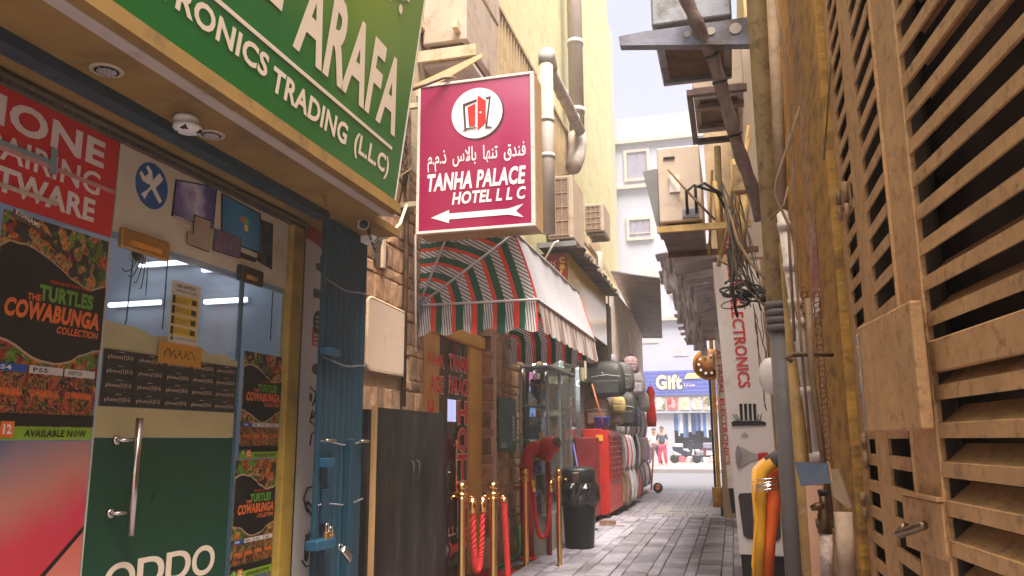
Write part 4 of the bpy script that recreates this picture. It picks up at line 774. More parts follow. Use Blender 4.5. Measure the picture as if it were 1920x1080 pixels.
for k, z in enumerate((.7, 1.05, 1.4, 1.75)):
    MB().box(-2.95, XW-.1, 9.8, 13.1, z, z+.02).build('shelf', M('shelf_steel', (.35, .37, .4), .3, .6), gsf)
    b = MB(); r = random.Random(k); y = 9.85
    while y < 13.0:
        w_ = r.uniform(.06, .2); h_ = r.uniform(.12, .26)
        if r.random() < .5: b.box(-2.8, -2.62, y, y+w_, z+.022, z+h_)
        else: b.lathe([(w_*.4, 0), (w_*.45, h_*.6), (w_*.2, h_*.8), (w_*.2, h_)], (-2.7, y+w_/2, z+.022), k=10)
        y += w_+r.uniform(.01, .06)
    b.build('shelf_goods', prods[k % 2], gsf, kind='stuff')
t = thing('menu_screen', 'small glowing pink and blue screen high behind the cafeteria glass by the stone pier', 'screen', (-2.6, 9.9, 1.9))
a_ = atX(988, 690, -2.7); c_ = atX(1004, 785, -2.7)
MB().box(-2.73, -2.7, a_.y, c_.y, c_.z, a_.z).build('casing', black, t); h3 = (a_.z-c_.z)/3
for i, (nm, cc) in enumerate((('screen_top', (.7, .12, .35)), ('screen_middle', (.35, .6, .95)), ('screen_bottom', (.1, .2, .4)))): MB().box(-2.699, -2.695, a_.y+.02, c_.y-.02, a_.z-(i+1)*h3+.02, a_.z-i*h3-.02).build(nm, M('glow%d' % i, cc, .3, bump=0, emit=cc, estr=.7), t)
# projecting glass booth in front of the cafeteria
gb = thing('glass_booth', 'upright glass display booth with steel posts standing between the red pipe and the litter bin', 'display booth', (-2.25, 10, 0))
y0_, y1_, x0_, x1_ = 9.3, 10.7, -2.42, -2.1
for x, y in ((x0_+.0, y0_), (x1_, y0_), (x1_, y1_), (x1_, (y0_+y1_)/2)): MB().box(x-.015, x+.015, y-.015, y+.015, .0, 2.16).build('post', M('alu_post', (.30, .33, .35), .3, .8), gb)
MB().box(x0_, x1_-.017, y0_-.004, y0_+.004, .45, 2.15).build('glass', GLASS, gb); MB().box(x1_-.004, x1_+.004, y0_+.02, y1_-.02, .45, 2.15).build('glass', GLASS, gb)
MB().box(x0_, x1_, y0_+.01, y1_-.01, .0, .44).build('base', M('booth_base', (.34, .30, .27), .6, var=.2), gb)
for z in (.9, 1.3, 1.7): MB().box(x0_, x1_-.03, y0_+.02, y1_-.02, z, z+.012).build('shelf', MATS['shelf_steel'], gb)
b = MB(); r = random.Random(5)
for z in (.45, .915, 1.315, 1.715):
    y = y0_+.05
    while y < y1_-.12: w_ = r.uniform(.06, .12); h_ = r.uniform(.15, .32); b.box(x0_+.08, x1_-.1, y, y+w_, z, z+h_); y += w_+.03
b.build('booth_goods', prods[1], gb, kind='stuff')
MB().box(x0_, x1_+.05, y0_-.05, y1_+.1, 2.161, 2.185).build('top', steel, gb)
b = MB()
for k in range(3): b.tube([(x0_+.05+k*.14, y0_-.12, 2.12-.02*k), (x0_+.05+k*.14, y0_+.5, 2.14)], .01, 6).tube([(x0_+.05+k*.14, y0_-.12, 2.12-.02*k), (x0_+.05+k*.14, y0_-.12, 2.0)], .012, 6)
b.build('rack_arm', steel, gb)
# --- red fire pipe
fp = thing('fire_pipe', 'red fire pipe rising from the floor with an inlet valve beside the stone pier', 'pipe', (-2.25, 8.75, 0))
Y_ = 9.0; b0 = atY(1003, 1030, Y_); tp = atY(996, 850, Y_); X_ = -2.28
b = MB(); b.tube([(X_, Y_, 0), (X_, Y_, 1.02), (X_+.01, Y_, 1.12), (X_+.05, Y_, 1.19), (X_+.12, Y_, 1.22), (X_+.19, Y_, 1.22)], .075, 18); b.lathe([(.085, 0), (.085, .03)], (X_, Y_, .98), k=20).lathe([(.085, 0), (.085, .03)], (X_, Y_, .78), k=20).lathe([(.11, 0), (.11, .02), (.09, .03)], (X_, Y_, 0), k=20); b.build('riser', red, fp)
b = MB(); b.lathe([(.085, 0), (.10, .02), (.10, .10), (.12, .11), (.12, .14), (.07, .16), (.06, .2)], (X_+.17, Y_, 1.22), (1, -.1, .05), 20).lathe([(.05, 0), (.07, .03), (.07, .10), (.05, .13)], (X_+.24, Y_, 1.2), (0, -.2, -1), 16).ball((X_+.25, Y_-.02, 1.24), .09, .09, .10); b.build('inlet_valve', red, fp)
MB().lathe([(.045, 0), (.06, .01), (.06, .05), (.03, .06)], (X_+.33, Y_-.02, 1.27), (1, -.4, .1), 14).build('inlet_cap', rust, fp)
MB().tube([(X_+.24, Y_+.02, 1.06), (X_+.24, Y_+.05, .5), (X_+.24, Y_+.05, .0)], .03, 12).build('drain_leg', M('dull_red', (.28, .04, .03), .6), fp)
MB().box(XW, X_, Y_-.02, Y_+.02, .76, .79).build('wall_clip', brass, fp)
# --- litter bin
bx, by = -1.83, 9.75
lb = thing('litter_bin', 'black litter bin with a flap lid and crumpled black liner bag', 'litter bin', (bx, by, 0))
bk = M('bin_black', (.014, .014, .015), .45, var=.3, bump=.05)
MB().lathe([(.165, 0), (.17, .01), (.205, .66), (.21, .67), (.205, .672)], (bx, by, 0), k=32).build('drum', bk, lb)
b = MB(); pr = [(.215, .54), (.25, .58), (.235, .66), (.24, .74), (.215, .80), (.208, .80)]; k = 32; b.sm = False; V = []
for rr_, z in pr:
    for i in range(k): a = 2*math.pi*i/k; w_ = 1+(.06 if .56 < z < .76 else .03)*math.sin(a*7+z*20)+.03*math.sin(a*13); V.append((bx+rr_*w_*math.cos(a), by+rr_*w_*math.sin(a), z+.02*math.sin(a*5)*(1 if z < .7 else 0)))
b.add(V, [(j*k+i, j*k+(i+1) % k, (j+1)*k+(i+1) % k, (j+1)*k+i) for j in range(len(pr)-1) for i in range(k)]); b.build('liner_bag', M('bin_bag', (.016, .016, .018), .22, var=.2, bump=.3, spec=.7), lb)
MB().lathe([(.195, .74), (.205, .76), (.205, .94), (.19, .965), (.12, .985), (.02, .99)], (bx, by, 0), k=32).build('lid', bk, lb)
b = MB(); b.fbox((Vector((bx+.0, by-.206, 0)), VX, VZ, -VY), -.03, .045, .80, .92, -.01, .004); b.build('flap', M('flap_steel', (.5, .42, .36), .2, 1.), lb, bevel=.004)
# --- red lockers / cabinets
def red_cab(x0, x1, y0, y1, z1, label, mesh=False, mt=red):
    t = thing('red_cabinet', label, 'cabinet', ((x0+x1)/2, (y0+y1)/2, 0)); MB().box(x0, x1, y0, y1, .12, z1).build('body', mt, t, bevel=.015, bseg=2)
    for x in (x0+.04, x1-.04):
        for y in (y0+.04, y1-.04): MB().box(x-.02, x+.02, y-.02, y+.02, 0, .119).build('leg', black, t)
    if mesh:
        MB().box(x1+.001, x1+.012, y0+.08, y1-.08, .62, z1-.08).build('dark_grille', M('grille_dark', (.05, .012, .012), .5), t)
        b = MB()
        for k in range(9): b.box(x1+.012, x1+.02, y0+.08+k*(y1-y0-.17)/8, y0+.09+k*(y1-y0-.17)/8, .62, z1-.08)
        for k in range(9): b.box(x1+.0205, x1+.024, y0+.08, y1-.08, .64+k*(z1-.74)/8, .65+k*(z1-.74)/8)
        b.build('grille_wire', red, t)
    return t
rc = red_cab(-2.44, -2.0, 13.4, 15.0, 1.46, 'bright red metal cabinet with mesh side and yellow label standing on the paving', True)
MB().box(-2.2, -2.08, 13.345, 13.355, 1.28, 1.38).build('label_plate', M('label_yellow', (.7, .35, .03), .5), rc)
b = MB(); b.prism([(-2.34, 13.36, .1), (-2.04, 13.36, .1), (-2.09, 13.36, 1.48), (-2.43, 13.36, 1.48)], (0, .04, 0)); b.build('front_panel', red, rc, bevel=.008)
red_cab(-2.42, -2.12, 12.7, 13.2, 1.34, 'dark red cabinet half hidden behind the litter bin', mt=M('dark_red_paint', (.22, .02, .025), .45, dirt=(.12, .02, .02)))
# bucket, broom, mop
t = thing('blue_bucket', 'blue plastic bucket standing on top of the red cabinet', 'bucket', (-2.15, 13.6, 1.47)); p = atY(1129, 800, 13.6)
MB().lathe([(.10, 0), (.135, .20), (.145, .2), (.145, .215), (.13, .215), (.095, .015)], (p.x, 13.6, 1.465), k=20).build('bucket', M('blue_plastic', (.02, .05, .5), .4), t)
cab('orange_stick', 'thin orange broom stick leaning over the red cabinet', [atY(1110, 720, 12.2), atY(1135, 808, 12.3)], .012, M('stick_orange', (.6, .13, .05), .5), 'broom stick')
t = thing('broom', 'broom with a blue head leaning beside the litter bin', 'broom', (-2.1, 11.6, 0)); MB().tube([(-2.05, 11.65, .05), (-2.30, 11.9, 1.25)], .012).build('handle', M('handle_blue', (.10, .10, .35), .5), t)
MB().box(-2.18, -1.92, 11.58, 11.66, .0, .07).build('head', M('brush_blue', (.06, .05, .14), .8, var=.4, scale=40), t)
t = thing('rubble_brick', 'small pile of loose brown bricks at the foot of the red cabinet', 'bricks', (-1.9, 12.4, 0)); rb_ = M('brown_brick', (.22, .12, .08), .9, var=.3)
for i in range(5): MB().box(-2.0+.13*(i % 3), -1.89+.13*(i % 3), 12.2+.08*(i//3), 12.27+.08*(i//3), .06*(i//3), .06*(i//3)+.055).build('brick', rb_, t)
b = MB(); b.box(-1.80, -1.45, 13.0, 13.06, .0, .03).box(-1.78, -1.5, 13.1, 13.14, .01, .045); tag(b.build('metal_bar', black), 'dark metal bars lying on the paving beside the red cabinet', 'metal bars')
# --- hanging backpacks and bundled goods
def bag(x, y, z, w, h, d, mt, label, strap=True, cat='backpack', grp='bags hanging along the left side of the alley', nm='hanging_bag'):
    t = thing(nm, label, cat, (x, y, z), grp); b = MB(); K = 14; prf = [(0, .0), (.80, .02), (.98, .12), (1, .4), (.95, .7), (.8, .9), (.45, 1.0), (.1, 1.02)]; V = []; b.sm = True
    for s, hh in prf:
        for i in range(K):
            a = 2*math.pi*i/K; ca, sa = math.cos(a), math.sin(a); e = .5; V.append((x+w/2*s*math.copysign(abs(ca)**e, ca), y+d/2*s*math.copysign(abs(sa)**e, sa), z+h*hh))
    b.add(V, [(j*K+i, j*K+(i+1) % K, (j+1)*K+(i+1) % K, (j+1)*K+i) for j in range(len(prf)-1) for i in range(K)]+[tuple(range(K))[::-1], tuple(range((len(prf)-1)*K, len(prf)*K))]); b.build('body', mt, t)
    b = MB(); b.box(x-w*.36, x+w*.36, y-d/2-.03, y-d/2+.03, z+h*.08, z+h*.45); b.build('pocket', mt, t, bevel=.02, bseg=2)
    b = MB(); b.tube([(x-w*.4, y-d/2-.003, z+h*.55), (x, y-d/2-.012, z+h*.60), (x+w*.4, y-d/2-.003, z+h*.55)], .006, 5); b.build('zip', M('zip_grey', (.4, .38, .38), .5), t)
    if strap: MB().tube([(x-.05, y, z+h*.98), (x-.03, y, z+h*1.12), (x+.03, y, z+h*1.12), (x+.05, y, z+h*.98)], .01, 6).build('strap', black, t)
    return t
bm = [M('bag_grey', (.09, .085, .09), .7, var=.4, scale=9, bump=.3), M('bag_black', (.03, .03, .032), .55, var=.4, scale=9, bump=.3), M('bag_taupe', (.26, .19, .17), .7, var=.3, scale=9, bump=.3), M('bag_clear', (.55, .52, .55), .25, var=.3, scale=12, bump=.4), M('bag_brown', (.20, .11, .07), .7, var=.3)]
for (px, py, Y, w, h, d, mi, lab) in ((1140, 745, 13.8, .62, .62, .4, 1, 'large black backpack in plastic hanging highest above the red cabinet'), (1168, 735, 15.2, .45, .55, .35, 0, 'grey backpack hanging right of the large black one'), (1122, 800, 13.9, .45, .5, .35, 4, 'brown bag behind the blue bucket'), (1152, 797, 14.4, .36, .55, .3, 2, 'taupe bag hanging right of the blue bucket'), (1175, 800, 14.8, .42, .62, .34, 1, 'dark backpack with a round pocket hanging above the wrapped stacks'), (1193, 740, 17, .4, .5, .3, 3, 'pale wrapped bag hanging below the rolled scarves')):
    p = atY(px, py, Y); bag(p.x, Y, p.z, w, h, d, bm[mi], lab)
wm = [M('wrap_white', (.52, .49, .53), .35, var=.15, scale=10, bump=.25), M('wrap_lilac', (.38, .33, .42), .35, var=.2, scale=10, bump=.25), M('wrap_red', (.42, .06, .08), .4, var=.2, bump=.2), M('wrap_dark', (.10, .08, .10), .4, var=.2, bump=.2), M('wrap_brown', (.33, .2, .15), .4, bump=.2)]
def wrapped(y, z, h, x0, x1, thick, mt):
    b = MB(); n = 7; V = []; b.sm = True
    for i in range(n+1):
        t = i/n; bow = .045*math.sin(math.pi*t); zz = z+h*t; xo = x1+bow-.03*t
        for (dx, dy) in ((0, 0), (0, thick), (-.10, thick), (-.10, 0)):
            V.append((xo+dx, y+dy+.02*math.sin(t*3), zz))
    b.add(V, [(i*4+j, i*4+(j+1) % 4, (i+1)*4+(j+1) % 4, (i+1)*4+j) for i in range(n) for j in range(4)]+[(3, 2, 1, 0), (n*4, n*4+1, n*4+2, n*4+3)]); return b
idx = 0; rw = random.Random(3)
for row_, (z, h, ya, yb, xo) in enumerate(((.12, .62, 15.1, 17.8, -1.98), (.74, .66, 15.1, 17.9, -1.98), (1.38, .60, 15.2, 19.6, -2.02), (.2, .55, 17.9, 21, -2.1), (.8, .56, 18.0, 21.0, -2.1))):
    y = ya
    while y < yb:
        th = rw.uniform(.075, .12); b = wrapped(y, z+rw.uniform(-.03, .03), h, -2.4, xo+rw.uniform(-.04, .04), th-.015, None)
        o = b.build('wrapped_bundle', wm[rw.choice((0, 0, 0, 1, 0, 2, 3, 4))]); tag(o, '%s plastic wrapped bundle standing in the %s row on the left' % ({'wrap_white': 'white', 'wrap_lilac': 'lilac', 'wrap_red': 'red', 'wrap_dark': 'dark', 'wrap_brown': 'brown'}[o.data.materials[0].name], ['lowest front', 'middle front', 'upper', 'lowest rear', 'middle rear'][row_]), 'bundle', 'wrapped bundles stacked along the left side, %s row' % ['lowest front', 'middle front', 'upper', 'lowest rear', 'middle rear'][row_]); y += th
MB().box(-2.69, -2.45, 13.4, 21, 0, 2.3).build('x', M('stall_back', (.20, .15, .14), .8)); o = bpy.data.objects['x']; o.name = 'stall_back_board'; tag(o, 'brownish back board behind the stacked wrapped bundles', 'board')
for i in range(16):
    Y = 14.5+i*.42; z = 2.05+.14*(i % 3); t = thing('rolled_scarf', 'rolled pink patterned scarf bundle on the hanging rail above the backpacks', 'scarf', (-2.0, Y, z), 'rolled scarves on the rail'); p = Vector((-2.35, Y, z))
    MB().tube([p, (-1.98-.02*(i % 4), Y-.05, z-.02)], [.035, .05], 8).build('roll', patch_mat('scarf_print', [(.5, .25, .28), (.55, .48, .46), (.3, .08, .1), (.12, .08, .09), (.42, .3, .3)], 30, .7), t); MB().tube([(-1.985-.02*(i % 4), Y-.05, z-.02), (-1.93, Y-.05, z-.02)], .045, 8).build('dark_end', black, t)
MB().tube([(-2.1, 13.6, 2.42), (-2.1, 21, 2.42)], .02).build('x', steel); o = bpy.data.objects['x']; o.name = 'hanging_rail'; tag(o, 'long steel rail the goods hang from along the left side', 'rail')
p = atY(1222, 800, 18.5); t = thing('red_garment', 'bright red garment hanging at the end of the wrapped goods', 'garment', p)
b = MB(); b.sm = True; V = []
for i, (w_, z) in enumerate(((.10, 0), (.115, .15), (.10, .4), (.08, .6), (.10, .78), (.05, .9))):
    for j in range(10): a = 2*math.pi*j/10; V.append((p.x+w_*math.cos(a)*(1+.15*math.sin(3*a)), p.y+.07*math.sin(a), p.z+z))
b.add(V, [(i*10+j, i*10+(j+1) % 10, (i+1)*10+(j+1) % 10, (i+1)*10+j) for i in range(5) for j in range(10)]+[tuple(range(10))[::-1]]); b.build('cloth', M('garment_red', (.75, .02, .015), .8), t); MB().tube([(p.x, p.y, p.z+.88), (p.x, p.y, p.z+.98), (p.x+.03, p.y, p.z+1.0)], .006).build('hanger', steel, t)
# hand trolley
Y_ = 20.6; ht_ = thing('hand_trolley', 'orange hand trolley with a black wheel parked at the far end of the alley', 'hand trolley', (-2.1, Y_, 0)); orr = M('trolley_orange', (.70, .20, .07), .5)
pa = atY(1221, 912, Y_); pb = atY(1226, 832, Y_+.1)
b = MB(); b.tube([(pa.x, Y_, .08), (pb.x, Y_+.1, 1.16), (pb.x-.02, Y_+.2, 1.2)], .022).tube([(pa.x-.3, Y_, .08), (pb.x-.3, Y_+.1, 1.16)], .022)
for z in (.3, .6, .9): b.tube([(pa.x, Y_+.03, z), (pa.x-.3, Y_+.03, z)], .015)
b.build('frame', orr, ht_); MB().box(pa.x-.42, pa.x-.04, Y_-.3, Y_, .05, .07).build('toe_plate', orr, ht_)
for dx in (.16, -.46):
    MB().lathe([(.06, -.03), (.115, -.03), (.125, 0), (.115, .03), (.06, .03)], (pa.x+dx, Y_+.05, .125), (.15, 1, 0), 20).build('tyre', black, ht_); MB().lathe([(.07, -.032), (.03, -.04), (.03, .04), (.07, .032)], (pa.x+dx, Y_+.05, .125), (.15, 1, 0), 16).build('rim', M('rim_orange', (.5, .12, .03), .5), ht_)
# ================================================================ UPPER LEFT
cbx = thing('cafeteria_sign', 'maroon and yellow light box sign lettered Cafeteria in yellow above the striped awning', 'sign', (-2.25, 11.5, 2.9))
sx0, sx1, sy0, sy1, sz0, sz1 = -2.45, -2.06, 10.5, 13.95, 2.92, 3.83
MB().box(sx0, sx1, sy0, sy1, sz0, sz1).build('casing', M('casing_dark', (.08, .05, .04), .6), cbx)
MB().fbox(FC(sy0), sx0+.01, sx1-.01, sz0+.01, sz1-.01, .002, .006).build('maroon_face', M('maroon', (.22, .012, .015), .45, var=.15), cbx)
MB().box(sx1+.002, sx1+.006, sy0+.01, sy1-.01, sz0+.01, sz1-.01).build('yellow_face', grad_mat('yellow_print', (0, 0, 1), 2.9, 3.6, [(.62, .60, .62), (.62, .56, .45), (.62, .42, .10), (.55, .36, .06)], .1, .12, 3), cbx)
b = MB()
for i, ch in enumerate('Cafeteria'): b.text(FC(sy0), ch, -2.17, -2.17+(.075 if ch not in 'tfi' else .045), 3.69-i*.085, 3.69-i*.085+(.075 if ch in 'Cft' else .06), .008, .03)
b.build('lettering', M('letter_yellow', (.70, .45, .03), .4), cbx); b = MB(); b.text(FC(sy0), '\uFE8E\uFED3\uFE8E\uFEDB', -2.36, -2.22, 3.64, 3.72, .008); b.build('arabic_lettering', letter_cream, cbx)
cn = thing('tattered_canopy', 'dark weathered canopy with a ragged edge over the cafeteria sign', 'canopy', (-2.2, 12, 3.75)); b = MB(); r = random.Random(9); n = 40; dkw = M('weathered_board', (.085, .055, .048), .85, var=.5, scale=5, bump=.4, streak=.5)
V = []
for i in range(n+1):
    y = 10.35+(14.3-10.35)*i/n; xo = -1.86+.02*math.sin(i)+r.uniform(-.03, .05); V += [(XW, y, 3.93), (xo, y, 3.88+r.uniform(-.02, .02)), (xo, y, 3.865+r.uniform(-.02, 0)), (XW, y, 3.90)]
b.add(V, [(i*4+j, i*4+(j+1) % 4, (i+1)*4+(j+1) % 4, (i+1)*4+j) for i in range(n) for j in range(4)]+[(3, 2, 1, 0), (n*4, n*4+1, n*4+2, n*4+3)]); b.build('canopy_sheet', dkw, cn)
b = MB(); b.box(XW, -1.9, 10.33, 10.348, 3.88, 3.95); b.build('front_rail', steel, cn)
b = MB()
for i in range(34): y = 10.4+i*.115; s = r.uniform(.03, .11); b.quad((-1.86, y, 3.88), (-1.86+r.uniform(-.02, .05), y+.09, 3.89), (-1.86+r.uniform(.0, .07), y+.05, 3.88-s))
b.build('ragged_edge', M('ragged_tin', (.35, .30, .28), .5, .5), cn, kind='stuff')
for y in (11.5, 12.8): MB().box(XW, -1.9, y, y+.03, 3.835, 3.862).build('batten', dkw, cn)
cab('awning_stay', 'white bent stay rod above the striped awning in front of the cafeteria sign', [atY(1018, 492, 10.3), atY(1040, 455, 10.3), atY(1048, 452, 10.3)], .014, signwhite, 'rod')
c2 = thing('tin_canopy', 'grey tin canopy sloping out over the far end of the stalls', 'canopy', (-2, 17, 4.3)); tinm = M('canopy_tin', (.20, .15, .145), .6, .3, var=.3, scale=3, bump=.2, dirt=(.14, .09, .07))
A = atY(1146, 512, 16); B_ = atY(1238, 526, 16); Cc = atY(1242, 634, 22); D_ = atY(1205, 634, 22)
b = MB(); n = 16
for i in range(n):
    p0 = A.lerp(D_, i/n); p1 = B_.lerp(Cc, i/n); q0 = A.lerp(D_, (i+1)/n+.004); q1 = B_.lerp(Cc, (i+1)/n+.004); dz = Vector((0, 0, .003*(i % 2)))
    b.prism([p0+dz, p1+dz, q1+dz, q0+dz], (0, 0, .012))
b.build('tin_sheet', tinm, c2); MB().tube([A+Vector((0, -.02, .03)), B_+Vector((0, -.02, .03))], .03).build('edge_rail', greypaint, c2)
hs = thing('stall_hut', 'pale boxy upper hut of the far stalls under the grey tin canopy', 'hut', (-2.3, 18, 2.4)); MB().box(-2.69, -2.22, 15.2, 21.5, 2.45, 4.35).build('wall', M('hut_pale', (.72, .62, .56), .8, var=.2, dirt=(.35, .28, .22)), hs); MB().box(-2.219, -2.20, 15.3, 15.36, 2.45, 4.3).build('corner_trim', M('dark_brown', (.04, .025, .018), .6), hs)
MB().box(-2.45, -2.05, 14.05, 14.5, 2.3, 3.7).build('side_post', M('dark_brown', (.04, .025, .018), .6), hs)
# screens / barred windows
def barred(y0, y1, z0, z1, n, label):
    t = thing('barred_window', label, 'window', (XW, (y0+y1)/2, z0)); MB().box(XW-.018, XW-.012, y0, y1, z0, z1).build('dark_pane', M('window_dark', (.06, .045, .035), .3), t)
    b = MB()
    for (a, c, d, e) in ((y0-.05, y1+.05, z0-.05, z0), (y0-.05, y1+.05, z1, z1+.05), (y0-.05, y0, z0, z1), (y1, y1+.05, z0, z1)): b.box(XW-.01, XW+.05, a, c, d, e)
    b.build('frame', am2, t)
    for k in range(n): y = y0+(y1-y0)*(k+.5)/n; MB().box(XW-.005, XW+.035, y-.018, y+.018, z0+.001, z1-.001).build('bar', am2, t)
am2 = M('window_tan', (.48, .34, .19), .6, var=.2, dirt=(.3, .18, .08), damt=.3)
barred(8.2, 10.25, 5.05, 6.36, 15, 'tan barred window high on the yellow wall above the maroon hotel sign')
barred(11.3, 12.9, 4.9, 6.36, 12, 'tan barred window on the yellow wall behind the sloping grey pipes')
b = MB(); b.box(XW, XW+.06, 7.75, 8.1, 4.9, 9).box(XW, XW+.05, 4.7, 19.9, 4.82, 4.90); b.build('pilaster', cream, ht)
for y0, y1, z0, z1 in ((13.6, 15.2, 4.4, 5.6), (16, 17.5, 4.5, 5.6)):
    MB().box(XW if y1 < 13.9 else -2.7, -2.66 if y1 > 13.9 else XW+.04, y0, y1, z0, z1).build('window_board', am2, ht)
# AC units
def ac_unit(x0, x1, y0, y1, z0, z1, label, fan='-Y', mt=acbeige, grp='air conditioner units on the alley walls'):
    t = thing('air_conditioner', label, 'air conditioner', ((x0+x1)/2, (y0+y1)/2, z0), grp); MB().box(x0, x1, y0, y1, z0, z1).build('casing', mt, t, bevel=.012, bseg=2)
    b = MB()
    if fan in ('X', '-X'):
        s = 1 if fan == 'X' else -1; X = x1+.002 if s > 0 else x0-.002; cy = y0+(y1-y0)*.42; cz = (z0+z1)/2; R0 = (z1-z0)*.42
        MB().lathe([(R0, 0), (R0, s*.012), (R0*.96, s*.012)], (X, cy, cz), VX, 28).build('fan_ring', black, t)
        for k in range(7): b.tube([(X+s*.016, cy+R0*(k+1)/8*math.cos(a), cz+R0*(k+1)/8*math.sin(a)) for a in [i*math.pi/8 for i in range(17)]], .004, 4)
    if fan == 'coil':
        MB().box(x0+.02, x1-.06, y0-.006, y0-.001, z0+.03, z1-.03).build('coil', M('coil_brown', (.26, .17, .12), .7, .2, var=.35, scale=20, bump=.5), t)
        for k in range(5): z = z0+.05+(z1-z0-.1)*k/4; b.box(x0+.02, x1-.06, y0-.016, y0-.008, z-.004, z+.004)
        for k in range(4): x = x0+.03+(x1-x0-.1)*k/3; b.box(x-.004, x+.004, y0-.022, y0-.0165, z0+.03, z1-.03)
    if b.v: b.build('grille', acbeige, t)
    b = MB(); e = .05; b.box(x0+e, x1-e, y0+e, y1-e, z0-.012, z0-.001); b.build('base_pan', rust, t)
    for y in (y0+.12, y1-.12): MB().box(x0+.01, x1-.01, y-.02, y+.02, z0-.04, z0-.013).build('foot_rail', steel, t)
    return t
ac_unit(-2.42, -2.02, 6.0, 6.95, 4.68, 5.3, 'beige air conditioner highest on the left wall beside the green sign', 'none')
def bracket(x0, x1, y, z, label, mt=cream, brace=None, w_=.05):
    t = thing('wall_bracket', label, 'bracket', (x0, y, z)); MB().box(x0, x1, y, y+w_, z-.05, z).build('arm', mt, t)
    if brace: MB().tube([Vector(brace[0]), Vector(brace[1])], .02, 6).build('brace', mt, t)
t = thing('shelf_bracket', 'pale steel shelf and sloping bracket under the highest left air conditioner', 'bracket', (-2.2, 6.4, 4.5))
MB().box(XW, -1.92, 5.95, 5.99, 4.50, 4.60).build('arm', cream, t); MB().box(XW, -1.92, 6.98, 7.02, 4.50, 4.60).build('arm', cream, t); MB().box(-2.40, -1.98, 6.0, 6.97, 4.46, 4.498).build('tray', M('tray_pinkish', (.50, .42, .40), .5, var=.2, dirt=(.35, .25, .18)), t)
MB().prism([(XW, 5.94, 4.18), (XW, 5.94, 4.30), (-1.86, 5.94, 4.50), (-1.86, 5.94, 4.46)], (0, .012, 0)).build('gusset', M('gusset_tan', (.5, .36, .2), .6, var=.2), t)
ac_unit(-2.42, -2.10, 6.4, 7.3, 5.5, 6.1, 'brown shaded air conditioner at the top edge above the shelf bracket', 'none')
MB().box(-2.12, -2.07, 5.9, 7.6, 4.75, 4.83).build('x', cream); o = bpy.data.objects['x']; o.name = 'steel_channel'; tag(o, 'long pale perforated steel channel along the upper left wall', 'channel')
ac_unit(-2.44, -2.06, 11, 11.9, atY(1070, 446, 11).z, atY(1070, 328, 11).z, 'beige air conditioner with an exposed coil right of the maroon sign', 'coil')
ac_unit(-2.46, -2.1, 14.3, 15.1, atY(1140, 432, 14.3).z, atY(1140, 380, 14.3).z, 'small beige air conditioner farther along the left wall below the grey pipes', 'coil')

# drain pipes
pm = pvc
t = thing('drain_pipe', 'grey bent drain pipe looping over and sloping down the yellow wall', 'pipe', (-2.1, 9.5, 4))
X_ = -2.12; a_ = atX(1026, 108, X_); L_ = []
b = MB(); yb = atX(1026, 108, X_).y; zt_ = atX(1026, 108, X_).z
MB().tube([(X_-.02, yb, 3.9), (X_-.02, yb, zt_-.1)], .095, 16).build('down_pipe', pm, t)
MB().tube([(X_-.02, yb, zt_-.1), (X_-.02, yb+.01, zt_+.04), (X_-.02, yb+.10, zt_+.10), (X_-.02, yb+.22, zt_+.06), (X_-.02, yb+.28, zt_-.05)], .102, 16).build('elbow', M('pvc_light', (.42, .38, .37), .5, var=.1), t)
e_ = atX(1090, 245, X_); MB().tube([(X_-.02, yb+.28, zt_-.05), (X_-.02, e_.y, e_.z)], .085, 16).build('sloping_pipe', pm, t)
for k in (.35, .75): p = Vector((X_-.02, yb+.28, zt_-.05)).lerp(Vector((X_-.02, e_.y, e_.z)), k); MB().lathe([(.095, 0), (.095, .05)], p, (Vector((0, e_.y-yb-.28, e_.z-zt_+.05))), 16).build('collar', MATS['pvc_light'], t)
for z in (4.9, 5.4): MB().lathe([(.103, 0), (.103, .06)], (X_-.02, yb, z), k=16).build('collar', MATS['pvc_light'], t)
t = thing('vertical_drain_pipe', 'tall straight grey drain pipe ending in a bent outlet on the yellow wall', 'pipe', (-2.2, 12, 5))
X_ = -2.22; q0 = atX(1082, 250, X_); MB().tube([(X_, q0.y, q0.z), (X_, q0.y, 12)], .125, 18).build('pipe', pm, t)
for py in (95, 215): p = atX(1082, py, X_); MB().lathe([(.137, 0), (.137, .09)], (X_, q0.y, p.z), k=18).build('collar', MATS['pvc_light'], t)
q1 = atX(1082, 318, X_); MB().tube([(X_, q0.y, q0.z), (X_, q0.y, q0.z-.25), (X_, q0.y-.1, q0.z-.45), (X_, q0.y-.4, q0.z-.72)], [.15, .15, .14, .13], 18).build('outlet', pm, t)
for i, (y, h_) in enumerate(((12.9, 4.6), (15.5, 4.4))):
    tag(MB().tube([(-2.4, y, 3.9), (-2.4, y, 5.0)], .07, 12).build('short_drain_pipe', pm), 'short grey drain pipe on the left wall %s' % ('above the ragged canopy' if i == 0 else 'near the grey tin canopy'), 'pipe')
for (px, py, Y, w, h, d, cc, lab) in ((1118, 735, 14.6, .30, .36, .25, (.25, .27, .32), 'small steel blue bag behind the large black backpack'), (1184, 700, 16.2, .30, .34, .25, (.33, .2, .22), 'small mauve bag under the rolled scarves'), (1205, 770, 18.2, .32, .42, .25, (.5, .46, .48), 'pale plastic wrapped bag left of the red garment'), (1160, 775, 14.3, .26, .30, .2, (.45, .33, .12), 'small mustard bag between the backpacks'), (1190, 800, 16.8, .3, .4, .22, (.06, .07, .12), 'navy bag beside the pale wrapped bag'), (1140, 690, 14.5, .34, .26, .25, (.3, .28, .36), 'lilac grey holdall hung at the rail start')):
    p = atY(px, py, Y); bag(p.x, Y, p.z, w, h, d, M('bag_%d' % px, cc, .6, var=.4, scale=9, bump=.3), lab)
